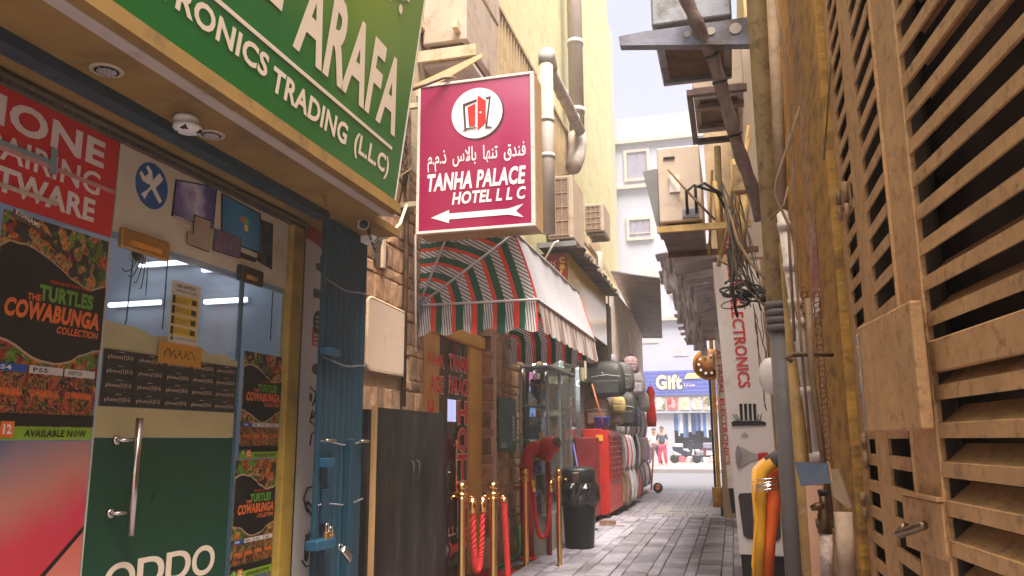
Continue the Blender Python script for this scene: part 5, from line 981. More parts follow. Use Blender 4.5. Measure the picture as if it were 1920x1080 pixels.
# ================================================================ FAR END
fw = thing('white_building', 'tall pale building across the far street with arched and square windows', 'building', (0, 46, 0))
pw_ = M('far_white', (.36, .37, .44), .8, var=.05, scale=.3, bump=.05)
YF = 46
MB().box(-14, 16, YF, YF+10, 0, 20.5).build('wall', pw_, fw)
fwin = M('far_window', (.24, .22, .30), .3, var=.2, bump=0); ftr = M('far_trim', (.42, .37, .34), .7)
def fwd(px0, py0, px1, py1, arch=False, mull=1, bars=False):
    a = atY(px0, py0, YF); c = atY(px1, py1, YF); w = c.x-a.x; h = a.z-c.z
    if arch:
        b = MB(); pts = [(a.x, c.z)]+[(a.x+w/2-w/2*math.cos(t), c.z+h*math.sin(t)) for t in [i*math.pi/12 for i in range(13)]]; b.fprism(FC(YF-.01), pts, 0, .02); b.build('arched_window', M('far_arch', (.46, .40, .42), .6), fw); return
    b = MB(); e = .18; b.box(a.x-e, a.x, YF-.12, YF-.001, c.z-e, a.z+e).box(c.x, c.x+e, YF-.12, YF-.001, c.z-e, a.z+e).box(a.x, c.x, YF-.12, YF-.001, a.z, a.z+e).box(a.x, c.x, YF-.16, YF-.001, c.z-e, c.z); f = b.build('window', ftr, fw)
    n = mull+1
    for i in range(n): MB().box(a.x+w*i/n+.03, a.x+w*(i+1)/n-.03, YF-.05, YF-.002, c.z+.02, a.z-.02).build('pane', fwin, fw, parent=f)
    if bars: MB().box(a.x, c.x, YF-.09, YF-.06, c.z+h*.2, c.z+h*.26).build('rail', ftr, fw, parent=f)
fwd(1175, 288, 1214, 333); fwd(1180, 414, 1220, 444, mull=2, bars=True); fwd(1193, 500, 1236, 524, True); fwd(1263, 653, 1291, 667, True); fwd(1200, 634, 1235, 643, True)
fwd(1262, 288, 1300, 333); fwd(1262, 414, 1300, 444, mull=2); fwd(1262, 520, 1296, 546); fwd(1175, 160, 1214, 205) if 0 else None
b = MB()
for py in (265, 350, 600): p = atY(1200, py, YF); b.box(-14, 16, YF-.25, YF-.002, p.z-.12, p.z+.1)
b.build('string_course', ftr, fw)
MB().box(-12, -5.9, YF-4, YF-.3, 8, 26).build('x', M('far_yellow', (.42, .40, .26), .8, var=.05)) ; o = bpy.data.objects['x']; o.name = 'far_yellow_tower'; tag(o, 'pale yellow tower block beside the white building at the far end', 'building')
# gift shop
gf = thing('gift_shop', 'far street shop with a blue sign reading Gift and product panels above open shutters', 'shop', (-3, YF-1, 0)); YG = YF-.9
a_ = atY(1180, 697, YG); c_ = atY(1338, 739, YG)
MB().box(a_.x-2, c_.x+3, YG, YF-.01, c_.z, a_.z).build('sign_box', stripe_mat('gift_blue', (0, 0, 1), .21, (.065, .08, .30), (.10, .13, .42), .5, rough=.5), gf)
FGf = FC(YG-.01); b = MB(); p0 = atY(1230, 731, YG); p1 = atY(1278, 702, YG); b.text(FGf, 'Gift', p0.x-.04, p1.x+.04, p0.z-.04, p1.z+.04, .01, .08); b.build('letter_outline', M('gift_brown', (.14, .10, .16), .5), gf); b = MB(); b.text(FGf, 'Gift', p0.x, p1.x, p0.z, p1.z, .03, .05); b.build('lettering', M('gift_cream', (.58, .52, .40), .5), gf)
p0 = atY(1283, 726, YG); p1 = atY(1303, 718, YG); b = MB(); b.text(FGf, '\uFE8E\uFEF3\uFE8D\uFEAA\uFEEB', p0.x, p1.x, p0.z, p1.z, .02); b.build('arabic_lettering', signwhite, gf)
p0 = atY(1283, 710, YG); p1 = atY(1312, 699, YG); MB().fprism(FGf, [(p0.x, p0.z), (p1.x, p0.z), (p1.x+.1, p1.z), (p0.x+.2, p1.z)], .01, .03).build('yellow_ribbon', M('ribbon_y', (.75, .6, .25), .5), gf)
q0 = atY(1200, 746, YG); q1 = atY(1340, 768, YG)
MB().box(q0.x-2, q1.x+3, YG+.1, YF-.01, q1.z-.15, c_.z-.002).build('fascia', pw_, gf)
for i in range(7): u = 1206+i*22.5; a = atY(u, 745, YG+.1); c = atY(u+20, 768, YG+.1); MB().box(a.x, c.x, YG+.06, YG+.099, c.z, a.z).build('product_panel', patch_mat('product%d' % (i % 4), [[(.5, .4, .36), (.3, .2, .15), (.6, .55, .5)], [(.45, .33, .3), (.6, .58, .52), (.2, .18, .1)], [(.45, .1, .12), (.55, .3, .28), (.35, .05, .06)], [(.65, .55, .35), (.55, .5, .45)]][i % 4], 4, .5), gf)
a = atY(1262, 773, YG); c = atY(1336, 862, YG)
MB().box(-14, a.x, YG+.3, YF-.01, .12, q1.z-.16).build('white_pier', pw_, gf); MB().box(c.x, 14, YG+.3, YF-.01, .12, q1.z-.16).build('white_pier', pw_, gf)
MB().box(a.x, c.x, YF-.1, YF-.02, .12, q1.z-.16).build('dark_opening', M('shop_dark', (.05, .06, .1), .8), gf)
cm = [M('curtain%d' % i, cc, .7, var=.2, scale=3) for i, cc in enumerate(((.10, .18, .42), (.35, .45, .65), (.6, .62, .68), (.06, .09, .2), (.5, .55, .62)))]
r = random.Random(2); x = a.x
while x < c.x: w = r.uniform(.08, .22); MB().box(x, min(x+w-.01, c.x), YG+.4, YG+.45, 1.6+r.uniform(-.3, .2), q1.z-.17).build('hanging_cloth', r.choice(cm), gf); x += w
rg = random.Random(4)
for i in range(26):
    u = rg.uniform(1264, 1336); p = atY(u, 860, YG-.8); z = .12+rg.choice((0, 0, .35, .7)); w = rg.uniform(.3, .55)
    tag(MB().box(p.x, p.x+w, YG-1.2-rg.uniform(0, .3), YG-.7, z, z+rg.uniform(.2, .34)).build('goods_box', M('goods%d' % (i % 5), [(.6, .55, .56), (.5, .1, .14), (.2, .2, .28), (.62, .45, .45), (.5, .52, .6)][i % 5], .6, var=.3, scale=5), bevel=.03), 'small packed goods on the pavement in front of the far gift shop', 'goods', 'goods stacked before the far gift shop')
t = thing('motorbike', 'dark scooter parked before the far gift shop window', 'scooter', (-2, 42, .0)); p = atY(1285, 850, 42)
for dx in (-.55, .55): MB().lathe([(.12, -.05), (.21, -.05), (.22, 0), (.21, .05), (.12, .05)], (p.x+dx, 42, .34), VY, 18).build('wheel', black, t)
b = MB(); b.prism([(p.x-.6, 41.9, .75), (p.x-.1, 41.9, .5), (p.x+.3, 41.9, .5), (p.x+.45, 41.9, 1.1), (p.x+.35, 41.9, 1.1), (p.x+.2, 41.9, .7), (p.x-.1, 41.9, .8), (p.x-.15, 41.9, .95), (p.x-.65, 41.9, .95)], (0, .25, 0)); b.build('body', M('scooter_dark', (.03, .04, .07), .3), t, bevel=.03); MB().tube([(p.x+.55, 42, .42), (p.x+.38, 42, 1.2), (p.x+.25, 41.8, 1.22)], .03).build('fork', black, t)
# people
def person(px, py, Y, hgt, top, low, label, pose):
    b0 = atY(px, py, Y); base = Vector((b0.x, Y, .12)); s = hgt/1.72
    t = thing('person', label, 'person', base); skin = M('skin', (.36, .20, .13), .6, bump=0)
    def sk(nm, pts, edges, rad, mt):
        me = bpy.data.meshes.new(nm); me.from_pydata([Vector(p)*s for p in pts], edges, []); me.materials.append(mt); o = bpy.data.objects.new(nm, me); C.objects.link(o); o.parent = t
        o.modifiers.new('skin', 'SKIN'); o.modifiers.new('sub', 'SUBSURF').levels = 1
        for i, r_ in enumerate(rad): me.skin_vertices[0].data[i].radius = (r_*s, r_*s)
        me.skin_vertices[0].data[0].use_root = True; return o
    st = pose
    P = [(0, 0, .92), (0, 0, 1.15), (0, 0, 1.38), (0, -.01, 1.50), (0, -.02, 1.62), (0, -.02, 1.70), (.17, 0, 1.40), (.25, -.03, 1.15), (.20+st*.05, -.18, .98), (-.17, 0, 1.40), (-.26, 0, 1.15), (-.24, -.10, .92), (.09, 0, .86), (.11+st*.10, -.08, .48), (.12+st*.22, .0, .08), (.13+st*.25, -.12, .04), (-.09, 0, .86), (-.11-st*.05, -.03, .48), (-.13-st*.14, .08, .08), (-.14-st*.14, -.05, .04)]
    E = [(0, 1), (1, 2), (2, 3), (3, 4), (4, 5), (2, 6), (6, 7), (7, 8), (2, 9), (9, 10), (10, 11), (0, 12), (12, 13), (13, 14), (14, 15), (0, 16), (16, 17), (17, 18), (18, 19)]
    sk('body', P, E, [.13, .11, .12, .05, .095, .08, .055, .042, .03, .055, .042, .03, .08, .055, .04, .035, .08, .055, .04, .035], skin)
    sk('top', [P[0], P[1], P[2], P[6], P[7], P[9], P[10]], [(0, 1), (1, 2), (2, 3), (3, 4), (2, 5), (5, 6)], [.155, .135, .145, .075, .058, .075, .058], top)
    sk('lower_clothes', [P[0], P[12], P[13], P[14], P[16], P[17], P[18]], [(0, 1), (1, 2), (2, 3), (0, 4), (4, 5), (5, 6)], [.15, .11, .085, .06, .11, .085, .06], low)
    b = MB(); b.ball(base+Vector((0, .02, 1.68))*s, .10*s, .11*s, .10*s, 12, 8); b.build('hair', black, t)
    b = MB()
    for x in (-.035, .035): b.ball(base+Vector((x, -.115, 1.635))*s, .012*s, .006*s, .008*s, 6, 4)
    b.build('eye', black, t)
person(1243, 868, 38, 1.72, M('top_dark', (.04, .06, .09), .8), M('skirt_red', (.65, .06, .10), .8), 'person in a dark top and bright red trousers standing across the far street', .2)
person(1228, 868, 38.3, 1.66, M('top_white', (.66, .62, .64), .8), M('jeans', (.10, .12, .2), .8), 'person in a white top and dark trousers walking beside the one in red', 1)
# ================================================================ RIGHT SIDE
g0 = Vector((.45, 2.4, 0)); ga = R_(6.18); gu = Vector((-math.sin(ga), math.cos(ga), 0)); gn_ = Vector((-math.cos(ga), -math.sin(ga), 0))
GF = (g0, gu, VZ, gn_)            # u runs away from the camera
def G(px, py): p = atP(px, py, g0, gn_); return (p-g0).dot(gu), p.z
rbld = thing('right_building', 'mustard plastered building with the louvred gates on the right of the alley', 'building', (2, 3, 0))
p_ = atP(1672, 400, g0, gn_); XG = p_.x
G2F = (Vector((XG, 0, 0)), VY, VZ, -VX)
def G2(px, py): p = atX(px, py, XG); return p.y, p.z
yF = G2(1577, 400)[0]; yP1 = G2(1540, 400)[0]; yE = 5.2
b = MB(); b.fbox(G2F, yF, yE, 0, 5.4, -.6, -.02); b.fbox(GF, -4, p_.y-2.45, 4.0, 4.8, -.5, .0); b.fbox(G2F, p_.y, yF-.002, 3.2, 5.4, -.6, 0); b.fbox(GF, -4, -1.2, 0, 4.8, -3, -.9); b.build('wall', ochre, rbld)
mf = M('mustard_flaking', (.48, .25, .05), .9, var=.25, scale=5, bump=.5, dirt=(.16, .08, .03), dscale=5, damt=.5, bscale=18, streak=2.6)
b = MB(); b.fbox(G2F, yF+.004, yP1, 0, 5.39, -.018, .035); b.build('pilaster', mf, rbld, bevel=.01)
b = MB(); b.fbox(G2F, yP1+.003, G2(1515, 400)[0], 0, 5.38, -.018, .012); b.build('plaster_band', M('plaster_tan', (.48, .27, .11), .9, var=.4, scale=6, bump=.8, dirt=(.20, .11, .06), dscale=6, damt=.5, bscale=30, streak=2.6), rbld, bevel=.01)
# gate: the near leaf stands ajar, the narrow bays beyond it lie flat with the wall
gt = thing('louvred_gate', 'tan steel louvred gate leaves with hinges, lock cover and bolt along the right side', 'gate', (g0.x, g0.y, 0))
u_st0, u_st1 = G(1722, 400)[0], G(1672, 400)[0]
H_ = 3.6; zr = 1.475
MB().fbox(GF, u_st0+.02, u_st1-.012, .02, H_, -.006, .005).build('stile', tan, gt, bevel=.003)
MB().fbox(GF, u_st0-.005, u_st0+.017, .02, H_, -.006, .012).build('stile_flange', tan, gt, bevel=.003)
MB().fbox(GF, u_st1-.0115, u_st1, .02, H_, -.006, .012).build('stile_flange', tan, gt, bevel=.002)
MB().fbox(GF, -3.2, -3.1, .02, H_, -.03, .03).build('stile', tan, gt)
yb = [G2(x, 400)[0] for x in (1666, 1628, 1606, 1586, 1578)]
for a, c in ((yb[1], yb[2]), (yb[3], yb[4]-.002)): MB().fbox(G2F, a, c, .02, 3.18, -.006, .006).build('stile', tan, gt, bevel=.002)
def slat(Fr, u0, u1, z, wide):
    o_, u_, v_, n_ = Fr
    prof = [(.009, z), (.009, z+.034), (-.010, z+.040), (-.052, z+.078), (-.058, z+.078), (-.058, z+.058), (-.052, z+.070), (-.014, z+.031), (0, z+.002)] if wide else [(.006, z), (.006, z+.036), (-.004, z+.038), (-.008, z+.030), (0, z+.002)]
    return MB().prism([o_+u_*u0+v_*q+n_*p for p, q in prof], u_*(u1-u0))
for Fr, a, c, wide, top_ in ((GF, -3.1, u_st0-.006, True, H_), (G2F, yb[0], yb[1]-.001, False, 3.18), (G2F, yb[2]+.001, yb[3]-.001, False, 3.18)):
    z = .06
    while z < top_-.1:
        if not (zr-.07 < z < zr+.05): slat(Fr, a, c, z+random.uniform(-.0015, .0015), wide).build('slat', tan, gt)
        z += .0885
    MB().fbox(Fr, a, c, zr-.022, zr+.055, -.01, .012).build('mid_rail', tan, gt, bevel=.003)
    MB().fbox(Fr, a, c, top_-.06, top_, -.01, .012).build('top_rail', tan, gt, bevel=.003)
MB().fbox(GF, -3.1, u_st1+.9, .0, H_, -.13, -.12).build('gap_shade_backing', darkin, gt); MB().fbox(G2F, p_.y-.1, yF, .0, 3.19, -.09, -.08).build('gap_shade_backing', darkin, gt)  # dark sheets behind the slats paint in the shade of the gaps
lc = [G(1655, 690)[0], G(1770, 690)[0]]; z0 = G(1720, 808)[1]; z1 = G(1700, 588)[1]
MB().fbox(GF, lc[1], lc[0], z0, z1, .032, .062).build('lock_cover', tan, gt, bevel=.006, bseg=2)
MB().fbox(GF, lc[0]-.02, lc[0]+.004, z0+.005, z1-.02, .0625, .066).build('bright_edge', M('worn_edge', (.55, .45, .38), .3, .7), gt, bevel=.002)
lc = [G(1712, 985)[0], G(1788, 985)[0]]; z0 = G(1750, 1038)[1]; z1 = G(1740, 935)[1]
MB().fbox(GF, lc[1], lc[0], z0, z1, .014, .022).build('bolt_plate', tan, gt, bevel=.003)
p0 = atP(1685, 1002, g0+gn_*.055, gn_); p1 = atP(1732, 985, g0+gn_*.04, gn_); MB().tube([p0, p1], .011, 12).tube([p0, p0+Vector((0, 0, .03))+gn_*-.02], .009, 10).build('bolt', M('bolt_steel', (.32, .22, .13), .3, .9, var=.4), gt)
MB().fbox(GF, lc[1]-.005, lc[0]+.02, z1+.004, z1+.012, .014, .035).build('lip', tan, gt)
for px, py, h in ((1597, 378, .075), (1632, 845, .06), (1583, 385, .06), (1583, 645, .055), (1630, 950, .05)):
    y, z = G2(px, py); c_ = Vector((XG-.018, y, z)); t = MB(); t.tube([c_-VZ*h, c_-VZ*.005], .0085, 12).tube([c_+VZ*.004, c_+VZ*h], .0095, 12).fbox(G2F, y-.05, y-.01, z-h*.4, z+h*.8, .007, .011); t.build('hinge', hingem, gt)
# poster strip on wall
t = thing('faded_poster', 'torn faded red poster strip on the mustard wall beside the gate hinges', 'poster', (XG, 4, 2))
MB().fbox(G2F, G2(1552, 500)[0], G2(1534, 500)[0], G2(1545, 575)[1], G2(1535, 430)[1], .037, .040).build('sheet', patch_mat('faded_red_print', [(.38, .12, .09), (.42, .18, .12), (.45, .28, .2)], 9, .7), t)
MB().fbox(G2F, G2(1553, 560)[0], G2(1540, 560)[0], G2(1548, 590)[1], G2(1545, 560)[1], .0405, .043).build('torn_corner', signwhite, t)
# wire mesh strips
for k, pxs in enumerate(((1502, 1512), (1524, 1534))):
    t = thing('wire_mesh_strip', 'upright strip of twisted wire mesh %s' % ('left of the thin white pipe' if k == 0 else 'between the thin white pipe and the plaster'), 'wire mesh', (.3, 3.5, 1)); b = MB(); Ym = 3.42
    A_ = atY(pxs[0], 540, Ym); B_ = atY(pxs[0]+26, 885, Ym); w_ = .022
    for dx in (0, w_): b.tube([A_.lerp(B_, i/60)+Vector((dx+.0025*math.sin(i*1.9), .003*math.cos(i*1.9), 0)) for i in range(61)], .003, 5)
    for i in range(34): p = A_.lerp(B_, i/34); b.tube([p, p+Vector((w_, 0, .010))], .0024, 4)
    b.build('mesh', M('mesh_rust', (.28, .14, .06), .5, .5, var=.4), t)
# pipes in front of the right wall
def vpipe(px, Y, z0, z1, r, mt, nm, label, py=823, k=18):
    p = atY(px, py, Y); return tag(MB().tube([(p.x, Y, z0), (p.x, Y, z1)], r, k).build(nm, mt), label, 'pipe'), p.x
Yp = 3.75; xg = atY(1476, 823, Yp).x
gp2 = thing('downpipe', 'thick downpipe, grey below and mustard painted above, with ribbed couplings', 'pipe', (xg, Yp, 0))
zj = atY(1455, 575, Yp).z
MB().tube([(xg, Yp, 0), (xg, Yp, zj)], .045, 22).build('grey_section', M('pipe_grey', (.125, .108, .105), .6, spec=.2, var=.15, scale=5, bump=.05, dirt=(.42, .28, .12), dscale=6, damt=.12), gp2)
MB().tube([(xg, Yp, zj+.0), (xg, Yp, 6)], .049, 22).build('painted_section', M('pipe_mustard', (.46, .32, .14), .6, var=.25, scale=6, bump=.25, dirt=(.12, .07, .03), dscale=12, damt=.45), gp2)
for k in range(4): MB().lathe([(.052, 0), (.056, .01), (.056, .02), (.052, .03)], (xg, Yp, zj-.01-k*.035), k=24).build('coupling_ring', MATS['pipe_grey'], gp2)
Y2 = 3.4; x2 = atY(1494, 740, Y2).x; tag(MB().tube([(x2, Y2, 0), (x2, Y2, 1.05), (x2-.0, Y2, 2.1)], .028, 14).build('ochre_pipe', M('ochre_pipe', (.38, .22, .07), .6, var=.4, scale=9, bump=.4, dirt=(.5, .34, .2), dscale=18, damt=.3)), 'ochre painted pipe just right of the thick grey downpipe', 'pipe')
a = atY(1466, 395, 3.3); c = atY(1532, 862, 3.3); wp = thing('white_conduit', 'thin leaning white plastic pipe with couplings on the right wall', 'pipe', c)
MB().tube([a, c], .0225, 14).build('pipe', M('dirty_white_pvc', (.56, .46, .40), .5, var=.15, scale=8, dirt=(.34, .22, .14), dscale=14, damt=.35), wp)
for k in (.05, .22, .37, .45, .72, .97): q = a.lerp(c, k); MB().lathe([(.027, 0), (.027, .035)], q, c-a, 14).build('collar', MATS['dirty_white_pvc'], wp)
tag(MB().tube([atY(1448, 0, 3.3), atY(1458, 200, 3.3), a], .024, 12).build('brown_sleeve_pipe', M('sleeve_tan', (.36, .23, .13), .7, var=.3, scale=12, bump=.4)), 'brown ribbed sleeve pipe running down into the thin white pipe', 'pipe')
a = atY(1440, 0, 3.9); c = atY(1450, 420, 3.9); tag(MB().tube([atY(1432, 80, 4.0), atY(1440, 300, 4.0), atY(1450, 560, 4.0)], .016, 10).build('side_conduit', M('conduit_lilac', (.42, .33, .28), .6)), 'slim conduit clipped behind the mustard painted downpipe', 'conduit')
for i, (pts, r_) in enumerate((([(1455, 0), (1475, 120), (1487, 300), (1492, 500), (1500, 620), (1520, 850)], .006), ([(1500, 200), (1455, 340), (1452, 365), (1478, 420), (1490, 640)], .006), ([(1445, 410), (1470, 385), (1478, 350)], .005), ([(1515, 560), (1522, 700), (1560, 980)], .012), ([(1560, 0), (1562, 60), (1545, 300)], .004), ([(1478, 520), (1496, 600), (1520, 560)], .005))):
    cab('wall_cable', ['long thin brown cable running down beside the thin white pipe', 'thin brown cable crossing behind the mustard pipe and down the wall', 'short thin cable curling onto the front of the mustard pipe', 'stout dark cable slanting down to the tap on the right wall', 'thinnest cable at the top beside the gate frame', 'short cable looped by the ribbed pipe coupling'][i], [atY(p[0], p[1], 3.15) for p in pts], r_, cablebrown, 'cable', 6, 'cables strung down the right hand pipes')
t = thing('strap_clamp', 'rusty strap clamp reaching across the pipes on the right wall', 'clamp', atY(1490, 668, 3.2)); b = MB(); b.tube([atY(1560, 665, 3.3), atY(1530, 664, 3.2), atY(1485, 665, 3.1), atY(1476, 672, 3.1), atY(1486, 678, 3.1)], .009, 8); b.build('strap', rust, t)
# reflective metal box, tap and low pipes
t = thing('bent_mirror_plate', 'bent shiny metal plate fixed above the garden tap on the right', 'metal plate', atY(1520, 880, 3.0)); mir = M('mirror_steel', (.40, .42, .46), .05, 1., var=.05, bump=0)
A_, B2, C2, D2 = [atY(*q) for q in ((1489, 866, 3.0), (1552, 868, 2.95), (1558, 906, 2.95), (1502, 912, 3.0))]
MB().prism([A_, B2, C2, D2], (0, .004, 0)).build('plate', mir, t); MB().prism([B2+Vector((.002, 0, 0)), B2+Vector((.01, .14, 0)), C2+Vector((.01, .14, 0)), C2+Vector((.002, 0, 0))], (.004, 0, 0)).build('side_flange', tan, t)
tp_ = thing('water_tap', 'old brass water tap on a white pipe beneath the shiny plate', 'tap', atY(1545, 1000, 3.0)); Yt = 3.02; q = lambda px, py: atY(px, py, Yt)
MB().tube([q(1552, 1082), q(1548, 1000)], .022, 12).build('supply_pipe', M('flaking_pipe', (.5, .38, .3), .7, var=.4, scale=15, bump=.5, dirt=(.08, .05, .03), dscale=16, damt=.5), tp_)
MB().tube([q(1547, 1000), q(1546, 968), q(1545, 950), q(1543, 930)], [.024, .024, .015, .013], 12).tube([q(1545, 950), q(1530, 950), q(1520, 953)], [.018, .014, .009], 10).build('tap_body', M('tap_brown', (.13, .075, .04), .4, .8, var=.4), tp_); MB().tube([q(1534, 925), q(1552, 922)], .012, 8).build('tap_lever', M('tap_dark', (.04, .03, .03), .5, .5), tp_)
MB().tube([q(1530, 982), q(1562, 980)], .016, 8).build('clamp_collar', rust, tp_)
tag(MB().box(*[v for v in (q(1522, 1000).x, q(1556, 1000).x, Yt+.12, Yt+.14, .0, q(1530, 915).z)]).build('plywood_offcut', M('pink_ply', (.50, .27, .17), .7, var=.15, scale=3, streak=.15)), 'pinkish plywood offcut standing behind the water tap', 'plywood')
tag(MB().tube([q(1590, 1085), q(1580, 960)], .03, 14).build('low_pipe', M('low_pipe', (.46, .32, .22), .7, var=.3, scale=9, dirt=(.2, .12, .07))), 'stout tan pipe stub rising at the foot of the mustard wall', 'pipe')
t = thing('peeling_flashing', 'bent peeling metal flashing flap on the mustard wall above the tap', 'metal flap', q(1570, 920)); MB().prism([q(1553, 880), q(1572, 880), q(1598, 952), q(1592, 955), q(1562, 930)], (.01, .03, 0)).build('flap', M('flap_tan', (.38, .25, .15), .6, .2, var=.4), t)
# orange conduits with wire ties
oy = M('conduit_yellow', (.72, .33, .02), .6, var=.1, scale=6, bump=.03); oo = M('conduit_orange', (.74, .12, .02), .6, var=.1, scale=6, bump=.03)
Yc = 4.0
def cond(pts, r, mt, lab, cap=True):
    P = [atY(a, b_, Yc+d) for a, b_, d in pts]; t = thing('cable_conduit', lab, 'conduit', (P[-1].x, P[-1].y, 0)); MB().tube(P, r, 14).build('tube', mt, t)
    if cap: MB().tube([P[0]+(P[0]-P[1]).normalized()*.10, P[0]], [r*.9, r*1.05], 12).build('grey_end', M('cap_grey', (.10, .10, .11), .5), t)
cond([(1450, 868, 0), (1442, 874, 0), (1434, 882, 0), (1429, 892, 0), (1427, 908, 0), (1426, 940, 0), (1424, 1010, 0), (1421, 1090, 0)], .028, oy, 'yellow cable conduit bent at the top, leftmost in the tied bundle')
cond([(1438, 866, .12), (1429, 872, .12), (1420, 882, .12), (1417, 898, .1), (1424, 990, .1), (1428, 1085, .1)], .024, M('conduit_pale', (.80, .42, .14), .5), 'pale orange conduit tucked behind the yellow one')
cond([(1472, 876, .08), (1462, 884, .07), (1454, 893, .06), (1452, 905, .06), (1453, 930, .05), (1449, 960, .03), (1442, 1010, .03), (1436, 1090, .02)], .032, oo, 'deep orange conduit, rightmost in the tied bundle')
t = thing('wire_tie', 'silver wire wound round the bundle of orange conduits', 'wire', atY(1440, 910, 3.9)); b = MB(); sw_ = M('shiny_wire', (.75, .72, .70), .2, 1.)
for i, (y, dz) in enumerate(((898, 0), (904, 3), (912, -2), (917, 2), (908, 6))): b.tube([atY(1412, y+6, Yc-.02), atY(1420, y+2+dz, Yc-.06), atY(1440, y, Yc-.07), atY(1464, y-2+dz, Yc-.06), atY(1472, y-4, Yc)], .004, 5)
b.build('winding', sw_, t)
cab('yellow_cord', 'thin yellow cord trailing down beside the yellow conduit', [atY(1418, 880, 3.88), atY(1413, 935, 3.9), atY(1420, 975, 3.9), atY(1415, 1010, 3.9), atY(1411, 1060, 3.9), atY(1418, 1090, 3.9)], .007, oy, 'cord')
# --- second building wall behind
rb2 = thing('far_right_building', 'ochre building wall behind the white electronics signs on the right', 'building', (1, 10, 0))
b = MB(); b.box(.50, 1.2, 4.45, 8.2, 0, 6.2); b.build('wall', ochre, rb2)
MB().box(.36, 1.2, 8.2, 13.9, 0, 7).build('wall', M('pale_ochre', (.56, .44, .24), .9, var=.2, scale=2, bump=.3, dirt=(.25, .16, .08)), rb2)
MB().box(-.22, 1.2, 13.9, 21.4, 0, 8).build('wall', M('rear_wall', (.34, .24, .15), .9, var=.25), rb2)
MB().box(.22, .50, 7.3, 7.4, 2.9, 5.0).build('return_panel', M('pale_panel', (.55, .45, .36), .8, var=.1), rb2)
# --- white electronics signs
SY = 7.0
def sq(px, py, Y=SY): return atY(px, py, Y)
es = thing('electronics_sign', 'nearer tall white sign board lettered AL FAISAL ELECTRONICS with printed gadgets', 'sign', (sq(1430, 1040).x, SY, 0))
BL, BR, TR, TL = sq(1387, 1040), sq(1470, 1044), sq(1425, 490), sq(1336, 492)
MB().prism([BL, BR, TR, TL], (0, .10, 0)).build('board', M('board_white', (.66, .60, .58), .45, var=.05, scale=2, bump=.02, dirt=(.45, .36, .28), dscale=3, damt=.25), es, bevel=.006)
MB().prism([Vector((BL.x+.02, SY+.03, 0)), Vector((BR.x, SY+.03, 0)), BR+Vector((0, .03, -.003)), BL+Vector((.01, .03, -.003))], (0, .08, 0)).build('plinth', black, es)
lv = (TL-BL).normalized(); FE = (BL, VX, Vector((lv.x, 0, lv.z)).normalized(), -VY)
# lettering runs down the board
dn = -FE[2]; FT = (TL, dn, VX, -VY); Ln = (TL-BL).length
def dpx(py): return (sq(1380, py)-TL).dot(dn)
xa = (sq(1388, 560)-BL).x-(lv*((sq(1388, 560)-BL).dot(FE[2]))).x
b = MB(); b.text((TL-VY*0, dn, VX, -VY), 'AL FAISAL ELECTRONICS', dpx(435), dpx(726), .115, .215, .004, .02)
b.build('lettering', M('sign_red_ink', (.60, .04, .04), .5, bump=0), es)
FQ = lambda px, py: sq(px, py)-VY*.004
def rr_poly(pts, nm, mt, d=.003, root=es): return MB().prism([FQ(*p) for p in pts], (0, -d, 0)).build(nm, mt, root)
rr_poly([(1384, 930), (1387, 925), (1455, 923), (1462, 927), (1464, 1008), (1458, 1014), (1402, 1010), (1394, 1004)], 'printed_speaker', M('speaker_print', (.05, .045, .05), .4), root=es)
b = MB()
for k in range(4): b.prism([FQ(1386+k*8.5, 757), FQ(1392+k*8.5, 757), FQ(1393+k*8.5, 788), FQ(1388+k*8.5, 788)], (0, -.003, 0))
b.prism([FQ(1371, 792), FQ(1376, 789), FQ(1428, 789), FQ(1436, 792), FQ(1436, 797), (FQ(1373, 799))], (0, -.003, 0))
for (x0, x1, s) in ((1373, 1383, 0), (1379, 1387, 0), (1420, 1428, 1), (1424, 1434, 1)): b.tube([FQ(x0 if not s else x1-6, 776)-VY*.002, FQ(x1 if not s else x0, 789)-VY*.002], .003, 4)
b.build('printed_receiver', pk, es)
b = MB(); b.prism([FQ(1386, 840), FQ(1391, 838), FQ(1408, 848), FQ(1420, 851), FQ(1420, 862), FQ(1408, 864), FQ(1392, 875), FQ(1387, 874)], (0, -.003, 0)); b.build('printed_megaphone', M('mega_grey', (.40, .36, .36), .4), es)
cpt = FQ(1385, 856); b = MB(); b.prism([cpt+Vector((.026*math.cos(a), -.0045, .088*math.sin(a))) for a in [i*math.pi/10 for i in range(20)]], (0, -.003, 0)); b.build('megaphone_mouth', M('mega_dark', (.26, .23, .24), .4), es)
b = MB(); b.prism([FQ(1421, 850), FQ(1438, 848), FQ(1443, 855), FQ(1438, 864), FQ(1421, 863)], (0, -.004, 0)); b.build('megaphone_red', red, es)
b = MB(); b.prism([FQ(1388, 816), FQ(1396, 810), FQ(1404, 817)], (0, -.003, 0)); b.build('small_emblem', MATS['mega_grey'], es)
e2 = thing('rear_electronics_sign', 'narrow white sign board lettered AL FAISAL ELECTRONICS in red, farther of the two', 'sign', (0, 12.2, 0)); S2 = 12.2
q2 = lambda px, py: atY(px, py, S2)
MB().prism([q2(1365, 915), q2(1398, 916), q2(1372, 560), q2(1335, 560)], (0, .12, 0)).build('board', MATS['board_white'], e2)
MB().prism([q2(1372, 962), q2(1400, 962), q2(1398, 917), q2(1366, 916)], (0, .1, 0)).build('plinth', black, e2)
tl2 = q2(1341, 640); dn2 = (q2(1365, 915)-q2(1335, 560)).normalized()
b = MB(); b.text((q2(1337, 600), dn2, VX, -VY), 'AL FAISAL ELECTRONICS', (q2(1343, 655)-q2(1337, 600)).length, (q2(1361, 872)-q2(1337, 600)).length, .0, .07, .004, .02); b.build('lettering', MATS['sign_red_ink'], e2)
